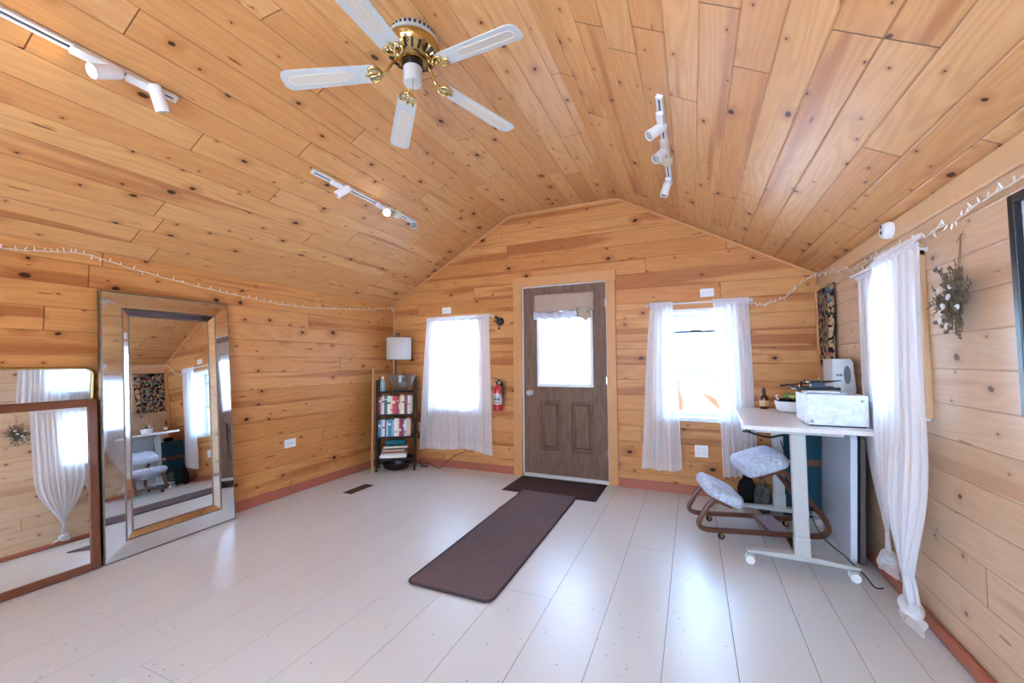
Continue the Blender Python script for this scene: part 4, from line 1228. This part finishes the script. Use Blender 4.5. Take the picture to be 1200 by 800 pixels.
t = thing('tapestry', 'dark blue woven hanging with floral pattern in the far right corner', 'tapestry', (W-.02,-.27,1.19))
def tp(u, v):
    y = -.06 - .41*u; z = 1.815 - .625*v
    x = W - .020 - .020*(math.exp(-((u-.86)/.07)**2)) + .004*sin(u*7) - .012*u*(v**2)
    return (x, y, z)
MB().sheet(tp, 40, 20).build('cloth', M['tapestry'], t, smooth='all', solid=.004, world=True)
m = MB(); m.tube([(W-.016,-.045,1.815),(W-.016,-.48,1.815)], .006, 8); m.build('hanging_rod', M['darkwood'], t, world=True)

# dried wreath
wy, wz = -2.045, 1.475
t = thing('dried_wreath', 'bunch of dried twigs, seed heads and silvery leaves hung on the right wall', 'wreath', (W,wy,wz-.13))
M['twig'] = plain('dry twig', (104,84,62), .8, var=.2)
M['sage'] = plain('grey green dried leaf', (118,106,84), .8, var=.25)
M['silver'] = plain('silver white leaf', (214,212,210), .6, var=.1)
rw = random.Random(12)
tw = MB(); lf = MB(); sv = MB(); pod = MB()
for k in range(95):
    a = rw.uniform(0, 2*pi); L_ = rw.uniform(.04,.118)*(1.15 if abs(sin(a))>.8 else 1)
    o = Vector((W-.035+rw.uniform(-.015,.01), wy+rw.uniform(-.02,.02), wz+rw.uniform(-.02,.02)))
    d = Vector((rw.uniform(-.32,.12), cos(a), sin(a)))
    e = o + d*L_; e.x = min(e.x, W-.006)
    mid = (o+e)/2 + Vector((0,0,rw.uniform(-.01,.01)))
    pth = smooth_path([o, mid, e], 4); tw.tube(pth, .0016, 5)
    for j in range(2, len(pth)):
        for s in (-1,1):
            if rw.random() < .75:
                side = Vector((rw.uniform(-.5,.1), -sin(a)*s, cos(a)*s)); tip = pth[j] + (side*.6+d*.5).normalized()*rw.uniform(.012,.022)
                tip.x = min(tip.x, W-.004)
                lf.tube([pth[j], (pth[j]*.5+tip*.5), tip], .0034, 5, ry=.0016, taper=[.5,1,.15])
    if k % 3 == 0:
        e2 = e - Vector((.006,0,0)); pod.ball(e2, rw.uniform(.006,.010), 8, 6)
for (dy, dz) in ((.055,.045),(-.03,.052),(-.065,-.035),(.03,-.02),(.058,-.075),(.012,-.10),(-.01,.012),(.045,-.045)):
    c = Vector((W-.065, wy+dy, wz+dz))
    sv.ball(c, .0155, 12, 8, (.35,1,.7), RX(rw.uniform(-1,1)))
tw.build('twigs', M['twig'], t, world=True); lf.build('leaves', M['sage'], t, world=True); sv.build('silver_leaves', M['silver'], t, smooth='all', world=True); pod.build('seed_pods', plain('brown seed pod', (104,80,58), .7), t, smooth='all', world=True)
m = MB(); m.tube([(W-.03,wy-.006,wz+.03),(W-.012,wy-.004,wz+.255)], .0016, 5); m.tube([(W-.03,wy+.010,wz+.03),(W-.012,wy+.002,wz+.255)], .0016, 5)
m.tube([(W-.012,wy+.03,wz+.235),(W-.012,wy-.02,wz+.27)], .0016, 5); m.build('twine', plain('jute twine', (128,98,64), .9), t, world=True)
m = MB(); m.tube([(W+.002,wy-.002,wz+.258),(W-.02,wy-.002,wz+.260)], .0022, 6); m.build('nail', M['steel'], t, world=True)

# ------------------------------------------------------------------ standing desk and what is on it
DA = -.036
t = thing('standing_desk', 'white standing desk on castors by the right wall', 'desk', (4.155,-.81,0), DA)
m = MB(); m.prism([(p[0],p[1]) for p in rrect(.325,.547,.02,0,4,-.547)], .820, .846); m.build('desktop', M['desk'], t, bevel=.003)
for y, nm in ((-.475,0),(.40,1)):
    m = MB(); xc = -.042
    m.box((xc-.041,y-.028,.085),(xc+.041,y+.028,.205)); m.box((xc-.038,y-.025,.205),(xc+.038,y+.025,.80)); m.build('leg', M['whitemetal'], t, bevel=.005)
    m = MB()
    m.add([(-.325,y-.033,.070),(.225,y-.033,.070),(.225,y+.033,.070),(-.325,y+.033,.070),(-.325,y-.033,.085),(-.10,y-.033,.100),(.02,y-.033,.100),(.225,y-.033,.085),(.225,y+.033,.085),(.02,y+.033,.100),(-.10,y+.033,.100),(-.325,y+.033,.085)],
          [(0,3,2,1),(0,1,7,6,5,4),(2,3,11,10,9,8),(4,5,10,11),(5,6,9,10),(6,7,8,9),(1,2,8,7),(3,0,4,11)])
    m.build('foot_beam', M['whitemetal'], t, bevel=.004)
    m = MB(); m.box((xc-.22,y-.02,.800),(xc+.22,y+.02,.820)); m.build('top_bracket', M['whitemetal'], t)
    for x in (-.305,.205):
        m = MB(); m.lathe([(.008,.05),(.008,.072)], 10, (x,y,0)); m.box((x-.022,y-.020,.024),(x+.012,y-.016,.056)); m.box((x-.022,y+.016,.024),(x+.012,y+.020,.056)); m.box((x-.022,y-.02,.052),(x+.014,y+.02,.058))
        cs = m.build('caster', M['whitemetal'], t, bevel=.002)
        for s in (-1,1):
            m = MB(); m.lathe([(.010,-.006),(.024,-.006),(.026,-.003),(.026,.003),(.024,.006),(.010,.006)], 20, (x-.006,y+s*.026,.026), RX(pi/2)); m.build('wheel', M['white'], cs, smooth=True)
m = MB(); m.box((-.075,-.45,.775),(-.01,.375,.815)); m.build('cross_beam', M['whitemetal'], t, bevel=.003)
m = MB(); m.box((-.330,-.535,.800),(-.285,-.475,.8195)); hnd = m.build('control_handset', M['black'], t, bevel=.004)
m = MB(); m.box((-.334,-.552,.818),(-.318,-.45,.852)); m.build('edge_clamp', M['white'], t, bevel=.003)
m = MB(); m.tube(smooth_path([(-.305,-.535,.808),(-.25,-.535,.790),(-.19,-.525,.778),(-.13,-.50,.790),(-.06,-.46,.80)],6), .0065, 8)
m.tube(smooth_path([(-.20,-.1,.812),(-.14,-.08,.775),(-.08,-.05,.81)],6), .004, 8); m.build('cable', M['black'], t, smooth=True)
m = MB(); m.tube(smooth_path([(-.04,.40,.70),(.03,.30,.40),(.08,.1,.25),(.10,-.20,.14),(.17,-.43,.11),(.235,-.52,.055),(.27,-.54,.012),(.31,-.52,.006)],10), .0038, 8); m.build('power_lead', M['black'], t, smooth=True)

DZ = .8465
# marbled box
t = thing('marbled_box', 'large pale marbled open-topped box at the near end of the desk', 'box', (4.309,-1.08,DZ), DA*.5)
hw, hd, hh = .146, .165, .185; th = .016
m = MB(); m.box((-hw,-hd,.008),(hw,-hd+th,hh)); m.box((-hw,hd-th,.008),(hw,hd,hh)); m.box((-hw,-hd+th,.008),(-hw+th,hd-th,hh)); m.box((hw-th,-hd+th,.008),(hw,hd-th,hh)); m.box((-hw+th,-hd+th,.008),(hw-th,hd-th,.02))
m.build('box_body', M['stone'], t, bevel=.004)
m = MB(); m.box((-hw+.012,-hd+.012,0),(hw-.012,hd-.012,.008)); m.build('dark_base', M['darkslot'], t)
m = MB()
for x, z in ((-.125,.03),(.118,.155)):
    m.lathe([(.007,0),(.008,.002),(.004,.005)], 12, (x,-hd,z), RX(pi/2))
m.build('screw_head', M['steel'], t)
t = thing('white_block', 'white block sticking up out of the marbled box', 'block', (4.27,-1.05,DZ+.0205), DA*.5)
m = MB(); m.box((-.085,-.07,0),(.085,.07,.178)); m.build('block', M['white'], t, bevel=.006)
m = MB(); m.box((-.082,-.0715,.165),(.082,-.0700,.170)); m.build('seam', M['darkslot'], t)
# dark tray with clamps lying across the box
t = thing('tool_tray', 'black tool tray with metal clamps lying across the marbled box', 'tray', (4.262,-.975,DZ+.200), .02)
m = MB(); m.box((-.115,-.045,0),(.125,.09,.010)); m.box((-.115,-.045,.01),(.125,-.039,.02)); m.box((-.115,.084,.01),(.125,.09,.02)); m.build('tray_plate', M['black'], t, bevel=.002)
m = MB(); m.box((-.02,-.02,.01),(.05,.05,.045)); m.lathe([(.03,.045),(.035,.05),(.02,.06)], 16, (.015,.015,0)); m.build('clamp_body', M['darkslot'], t, bevel=.003)
m = MB(); m.tube([(-.19,.03,.022),(-.02,.02,.045)], .006, 8); m.tube([(.03,.01,.05),(.135,-.02,.062)], .007, 8, taper=[1.4,.4]); m.tube([(.0,.03,.05),(-.055,.03,.058)], .010, 8); m.build('handle', M['black'], t)
m = MB(); m.ball((-.04,.0,.050), .012, 10, 8); m.ball((.02,.0,.070), .011, 10, 8); m.lathe([(.010,.01),(.010,.05),(.014,.055)], 12, (-.075,.01,0)); m.build('knob', M['brass'], t, smooth=True)
# white round-cornered machine
t = thing('white_machine', 'white appliance with oval grey grille on a dark base, by the window curtain', 'appliance', (4.420,-.80,DZ), -.06)
pr = [(x*.66+.028, z) for x, z in [(-.088,.19),(-.090,.225),(-.085,.395),(-.078,.402),(.07,.402),(.088,.375),(.105,.20),(.09,.150),(.05,.140),(-.05,.155)]]
m = MB(); n_ = len(pr)
m.add([(x,-.06,z) for x,z in pr]+[(x,.22,z) for x,z in pr], [tuple(range(n_)),tuple(range(2*n_-1,n_-1,-1))]+[(i,n_+i,n_+(i+1)%n_,(i+1)%n_) for i in range(n_)])
m.build('housing', M['whitemetal'], t, bevel=.012, seg=3)
m = MB(); m.lathe([(.0,.0),(.030,.0),(.034,.003),(.034,.005),(0,.005)], 28, (0,0,0), cap=False)
m.v = [Vector((p.x*.55+.050, -.060-p.z, p.y*1.75+.295)) for p in m.v]
m.build('oval_grille', plain('grey grille', (122,122,134), .6, var=.4, scale=300.), t, smooth=True)
m = MB()
for k, w_ in enumerate((.010,.008,.011,.007)): m.box((-.008+k*.009,-.0625,.287),(-.008+k*.009+w_*.66,-.0605,.301))
m.build('dark_lettering', M['darkslot'], t)
m = MB(); m.box((-.020,-.0625,.243),(.005,-.0605,.262)); m.build('pale_label', plain('pale grey label', (200,210,218), .5), t)
m = MB(); m.box((-.015,-.04,0),(.085,.2,.03)); m.box((-.010,-.045,.03),(.075,.2,.16)); m.build('base', M['black'], t, bevel=.006)
# planter dish with green package
t = thing('white_dish', 'white oval dish with dark cuttings beside the amber bottle on the desk', 'dish', (4.205,-.50,DZ), .15)
m = MB()
def dsh(u, v):
    a = u*2*pi; pr_ = [(.0,.006),(.070,.006),(.086,.02),(.096,.08),(.100,.084),(.090,.080),(.078,.022),(.0,.018)]
    f_ = v*(len(pr_)-1); i = min(int(f_), len(pr_)-2); q = f_-i
    r = pr_[i][0]*(1-q)+pr_[i+1][0]*q; z = pr_[i][1]*(1-q)+pr_[i+1][1]*q
    return (r*1.05*cos(a), r*.75*sin(a), z)
m.sheet(dsh, 40, 21); m.build('dish_body', M['white'], t, smooth=True)
m = MB(); rb = random.Random(5)
for k in range(16): m.ball((rb.uniform(-.07,.06), rb.uniform(-.04,.04), .076+rb.uniform(-.012,.014)), rb.uniform(.012,.02), 8, 6, wob=.4, seed=k)
m.build('dark_cuttings', M['blackcloth'], t, smooth='all')
m = MB(); m.tube(smooth_path([(-.07,.02,.09),(-.085,.02,.12),(-.07,.015,.125)],4), .005, 6); m.build('handle', M['white'], t)
t = thing('green_packet', 'small green and yellow packet propped in the white dish on the desk', 'packet', (4.215,-.515,DZ+.104), .1)
def pk(u, v):
    a = v*2*pi; k = sin(pi*u)**.35
    return (-.052+.104*u, .018*k*cos(a), .02+.028*(.35+.65*k)*sin(a)*.8)
m = MB().sheet(pk, 16, 16); m.build('pouch', plain('leaf green foil', (112,146,74), .4, var=.3, scale=26.), t, smooth='all')
m = MB(); m.box((-.02,-.021,.008),(.02,-.017,.026)); m.build('yellow_panel', plain('yellow print', (206,196,96), .5), t)
# amber bottle
t = thing('amber_bottle', 'amber glass bottle with black cap and pale label on the desk', 'bottle', (4.062,-.315,DZ))
m = MB(); m.lathe([(.030,0),(.033,.004),(.033,.085),(.028,.102),(.014,.116),(.013,.125)], 24); m.build('bottle_glass', plain('amber glass', (92,40,18), .12, coat=.5), t, smooth=True)
m = MB(); m.lathe([(.016,.122),(.016,.150),(.010,.155),(.009,.172),(.0,.172)], 18); m.build('cap', M['black'], t, smooth=True)
m = MB().sheet(lambda u,v: (.0336*cos(-pi*.9+u*pi*.9), .0336*sin(-pi*.9+u*pi*.9), .022+.048*v), 18, 1); m.build('paper_label', plain('kraft label', (204,164,118), .7), t, solid=.0006)

# ------------------------------------------------------------------ kneeling chair
KA = .20
t = thing('kneeling_chair', 'bentwood kneeling chair with pale blue cushions pulled up to the standing desk', 'chair', (3.893,-.767,0), KA)
profl = [(-.165,.228),(-.215,.246),(-.262,.262),(-.290,.256),(-.330,.214),(-.368,.150),(-.388,.105),(-.378,.076),(-.34,.062),(-.28,.060),(-.1,.062),(.15,.064),(.33,.067),(.382,.078),(.410,.108),(.408,.148),(.378,.200),(.296,.318),(.205,.436),(.168,.476),(.135,.486),(.09,.474),(.0,.436)]
for s in (-1,1):
    m = MB(); m.tube(smooth_path([(x, s*.165, z) for x,z in profl],5), .021, 4, ry=.025, up=(0,1,0))
    m.build('side_runner', M['bentwood'], t, bevel=.006, seg=2)
m = MB(); m.box((.055,-.147,.058),(.195,.147,.074)); m.build('base_board', M['walnut'], t, bevel=.003)
m = MB(); m.box((.068,-.146,.074),(.190,.146,.080)); m.build('board_fabric', plain('lilac grey patterned cloth', (176,160,168), .9, var=.35, scale=50.), t, bevel=.002)
m = MB(); m.box((-.165,-.147,.236),(-.125,.147,.248)); m.box((.02,-.147,.452),(.10,.147,.468)); m.build('cross_slat', M['walnut'], t)
for x in (-.245,.285):
    for s in (-1,1):
        m = MB(); m.lathe([(.006,.028),(.006,.05)], 8, (x,s*.165,0)); m.box((x-.010,s*.165-.016,.022),(x+.010,s*.165-.012,.048)); m.box((x-.010,s*.165+.012,.022),(x+.010,s*.165+.016,.048)); m.box((x-.01,s*.165-.016,.043),(x+.01,s*.165+.016,.048))
        cs = m.build('caster', M['brass'], t)
        m = MB(); m.lathe([(.006,-.011),(.019,-.011),(.022,-.007),(.022,.007),(.019,.011),(.006,.011)], 20, (x,s*.165,.0225), RX(pi/2)); m.build('wheel', M['black'], cs, smooth=True)
        m = MB(); m.lathe([(.008,-.0118),(.008,.0118)], 12, (x,s*.165,.0225), RX(pi/2)); m.build('wheel_hub', M['brass'], cs)
def cushion(name, cen, sx, sy, th, pitch):
    R_ = RY(pitch)
    def f(u, v):
        # superellipse pillow
        a = u*2*pi; b = (v-.5)*pi
        e = .38; ce = lambda w: math.copysign(abs(cos(w))**e, cos(w)); se = lambda w: math.copysign(abs(sin(w))**e, sin(w))
        cb = abs(cos(b))**.36
        x = sx/2*cb*ce(a); y = sy/2*cb*se(a); z = th/2*math.copysign(abs(sin(b))**.7, sin(b))
        z *= 1 + .10*noise.noise(Vector((x*14,y*14,1)))
        if z < 0: z *= .75
        return R_ @ Vector((x,y,z)) + Vector(cen)
    m = MB().sheet(f, 64, 22); c = m.build(name, M['cushion'], t, smooth='all')
    m = MB(); q = []
    for k in range(64):
        a = 2*pi*k/64; e = .38
        x = sx/2*math.copysign(abs(cos(a))**e,cos(a)); y = sy/2*math.copysign(abs(sin(a))**e,sin(a))
        q.append(R_ @ Vector((x*1.002,y*1.002,.002)) + Vector(cen))
    m.tube(q, .0035, 6, closed=True); m.build('piping', M['cushion'], c, smooth='all')
cushion('seat_cushion', (.058,0,.508), .30, .43, .125, -.36)
cushion('knee_cushion', (-.215,0,.290), .26, .45, .105, .42)

# ------------------------------------------------------------------ clutter between desk and wall
t = thing('folding_table', 'white folding table standing folded on edge between the desk and right wall', 'folding table', (4.42,-.70,0))
lean = radians(2.2)
Tm = basis(Vector((.07,1,0)).normalized(), (0,0,1), Vector((1,-.07,0)).normalized())
def tb(u, v, w):   # along wall, up, thickness to +x
    return Vector((4.374,-1.095,0)) + Vector((.055,1,0)).normalized()*u + (Vector((0,0,1))*cos(lean)+Vector((1,0,0))*sin(lean))*v + Vector((1,-.055,0)).normalized()*w
rr_ = rrect(.40,.79,.05,0,5)
def slab(w0, w1, u0, name, mat):
    m = MB(); n = len(rr_)
    m.add([tb(p[0]+u0,p[1]+.002,w0) for p in rr_]+[tb(p[0]+u0,p[1]+.002,w1) for p in rr_], [tuple(range(n-1,-1,-1)),tuple(range(n,2*n))]+[(i,(i+1)%n,n+(i+1)%n,n+i) for i in range(n)])
    return m.build(name, mat, t, bevel=.005, world=True)
slab(0,.034,.40,'table_leaf',plain('glossy white plastic', (214,220,230), .16, var=.03)); slab(.048,.074,.40,'table_leaf',plain('grey brown table underside', (88,78,76), .5))
m = MB(); m.tube([tb(.06,.10,.041),tb(.06,.70,.041),tb(.74,.70,.041),tb(.74,.10,.041)], .007, 8, closed=True); m.build('folded_frame', M['black'], t, world=True)

def bin_(label, x0, x1, y0, y1, z0, z1):
    t = thing('storage_bin', label, 'storage bin', ((x0+x1)/2,(y0+y1)/2,z0), group='teal storage bins behind the desk')
    cx, cy, h = (x1-x0)/2, (y1-y0)/2, z1-z0; w = .012
    m = MB(); m.box((-cx,-cy,0),(cx,-cy+w,h)); m.box((-cx,cy-w,0),(cx,cy,h)); m.box((-cx,-cy+w,0),(-cx+w,cy-w,h)); m.box((cx-w,-cy+w,0),(cx,cy-w,h)); m.box((-cx+w,-cy+w,0),(cx-w,cy-w,w))
    m.build('woven_side', M['teal'], t, bevel=.006)
    m = MB(); m.box((-cx-.002,-.045,h*.55),(-cx,.045,h*.55+.03)); m.build('handle_slot', M['blackgap'], t, bevel=.003)
    m = MB(); m.box((-cx+w,-cy+w,h-.02),(cx-w,cy-w,h-.012)); m.build('lid', M['blackcloth'], t)
bin_('lower teal woven storage bin standing behind the desk', 4.17,4.485,-.285,-.03,.0,.40)
t = thing('wooden_tray', 'brown wooden tray between the two teal bins behind the desk', 'tray', (4.325,-.165,.4008))
m = MB(); m.box((-.15,-.115,0),(.15,.125,.012)); m.box((-.15,-.115,.012),(.15,-.110,.055)); m.box((-.15,.110,.012),(.15,.125,.055)); m.box((-.15,-.110,.012),(-.135,.110,.055)); m.box((.135,-.110,.012),(.15,.110,.055)); m.build('tray_body', M['walnut'], t, bevel=.002)
m = MB(); m.ball((-.11,-.122,.03), .02, 12, 8, (1.4,.5,.6)); m.build('pale_tag', M['white'], t, smooth='all')
bin_('upper teal woven storage bin standing behind the desk, below the desktop', 4.165,4.48,-.285,-.03,.4565,.69)
t = thing('crumpled_cloth', 'crumpled black and cream cloth on top of the upper teal bin', 'cloth', (4.30,-.17,.6905))
m = MB(); m.ball((-.04,-.02,.03), .06, 18, 12, (1.2,1,.5), wob=.5, seed=2); m.build('dark_fold', M['blackcloth'], t, smooth='all')
m = MB(); m.ball((.06,-.02,.024), .055, 18, 12, (1.3,1,.42), wob=.5, seed=8); m.build('cream_fold', plain('cream cloth', (220,206,180), .9), t, smooth='all')

def bag(name, label, cen, sc, seed, mat, rz=0.):
    t = thing(name, label, 'bag', cen, rz)
    m = MB(); m.ball((0,0,sc[2]*.96), 1., 26, 18, sc, wob=.28, seed=seed)
    for p in m.v: p.z = max(0, p.z)
    m.build('bag_body', mat, t, smooth='all')
    m = MB(); m.tube(smooth_path([(-sc[0]*.4,-sc[1]*.3,sc[2]*1.75),(-sc[0]*.25,-sc[1]*.35,sc[2]*2.25),(sc[0]*.25,-sc[1]*.35,sc[2]*2.25),(sc[0]*.4,-sc[1]*.3,sc[2]*1.75)],6), .008, 8, ry=.003); m.build('handle', mat, t, smooth='all')
    return t
bag('grey_bag', 'slumped grey bag on the floor behind the desk leg', (4.03,-.30,.001), (.06,.045,.12), 4, M['greycloth'])
bag('black_bag', 'black bag on the floor against the gable wall under the curtain by the desk', (3.93,-.172,.001), (.07,.038,.13), 9, M['blackcloth'])

# ------------------------------------------------------------------ outside
def snow():
    t = NT('bright snowy ground'); p = t.new('ShaderNodeTexCoord').outputs['Object']
    n = t.noise(p, .05, 4); t.bsdf(t.mix(n, lin(206,208,210), lin(232,236,240)), .8); return t.m
m = MB(); m.box((-200,.2,-.7),(200,300,-.6)); m.box((-200,-200,-.7),(-1.0,.2,-.6)); m.box((W+1,-200,-.7),(200,.2,-.6)); m.box((-1,-200,-.7),(W+1,YB-1,-.6)); structure(m, 'ground', snow())
m = MB(); m.box((-150,90,-.6),(150,170,-.58)); structure(m, 'lake_water', plain('grey blue lake', (96,132,156), .2))
t = thing('deck_railing', 'timber deck railing with diagonal brace seen through the window right of the door', 'railing', (3.6,1.30,-.6))
tim = plain('orange brown timber', (120,66,34), .6, var=.1)
m = MB()
for x in (2.3,3.36,4.6): pass
for x in (2.3,3.37,4.75):
    m = MB(); m.box((x-.045,1.25,-.6),(x+.045,1.34,1.02)); m.build('post', tim, t, bevel=.004, world=True)
m = MB(); m.box((2.2,1.24,.96),(5.2,1.36,1.0)); m.build('top_rail', tim, t, bevel=.004, world=True)
m = MB(); m.box((2.2,1.27,.18),(5.2,1.32,.27)); m.build('bottom_rail', tim, t, bevel=.004, world=True)
m = MB(); m.tube([(3.45,1.30,1.06),(4.72,1.30,-.20)], .05, 4, ry=.025, up=(0,1,0)); m.build('diagonal_brace', tim, t, world=True)

# ------------------------------------------------------------------ light
def world():
    w = bpy.data.worlds.new('sky'); bpy.context.scene.world = w; w.use_nodes = True
    n = w.node_tree.nodes; n.clear()
    bg = n.new('ShaderNodeBackground'); out = n.new('ShaderNodeOutputWorld')
    tc = n.new('ShaderNodeTexCoord'); sp = n.new('ShaderNodeSeparateXYZ'); rp_ = n.new('ShaderNodeValToRGB')
    w.node_tree.links.new(tc.outputs['Generated'], sp.inputs[0]); 
    mr = n.new('ShaderNodeMapRange'); mr.inputs[1].default_value = -.1; mr.inputs[2].default_value = 1.
    w.node_tree.links.new(sp.outputs[2], mr.inputs[0]); w.node_tree.links.new(mr.outputs[0], rp_.inputs[0])
    e = rp_.color_ramp.elements
    e[0].position = .0; e[0].color = (.52,.74,1.0,1); e[1].position = 1.; e[1].color = (.26,.52,1.0,1)
    w.node_tree.links.new(rp_.outputs[0], bg.inputs[0]); bg.inputs[1].default_value = SKY
    w.node_tree.links.new(bg.outputs[0], out.inputs[0])
SKY = 12.5
world()
sun = bpy.data.lights.new('sun', 'SUN'); sun.energy = 40.; sun.color = (1.,.96,.90); sun.angle = .01
so = bpy.data.objects.new('sun', sun); C.objects.link(so); so.location = (-10,0,8)
so.rotation_euler = Vector((1.,-.03,-.75)).to_track_quat('-Z','Y').to_euler()

# ------------------------------------------------------------------ camera
cam = bpy.data.cameras.new('camera'); co = bpy.data.objects.new('camera', cam); C.objects.link(co)
cam.sensor_width = 36.; cam.lens = 480.6321*36/1200; cam.clip_start = .05; cam.clip_end = 1000
R_ = Vector((.91570211,.40180094,-.00675663)); U_ = Vector((.02638983,-.04334809,.99871143)); F_ = Vector((-.4009903,.91470047,.0502974))
co.matrix_world = basis(R_, U_, -F_, (3.5323,-4.2338,1.2405))
sc = bpy.context.scene
sc.camera = co
sc.view_settings.view_transform = 'Standard'; sc.view_settings.look = 'None'; sc.view_settings.gamma = 1.
sc.view_settings.use_curve_mapping = False; sc.view_settings.exposure = EXPOSURE
sc.cycles.max_bounces = 10; sc.cycles.diffuse_bounces = 6; sc.cycles.glossy_bounces = 5; sc.cycles.transparent_max_bounces = 12; sc.cycles.transmission_bounces = 6
sc.cycles.sample_clamp_indirect = 8.
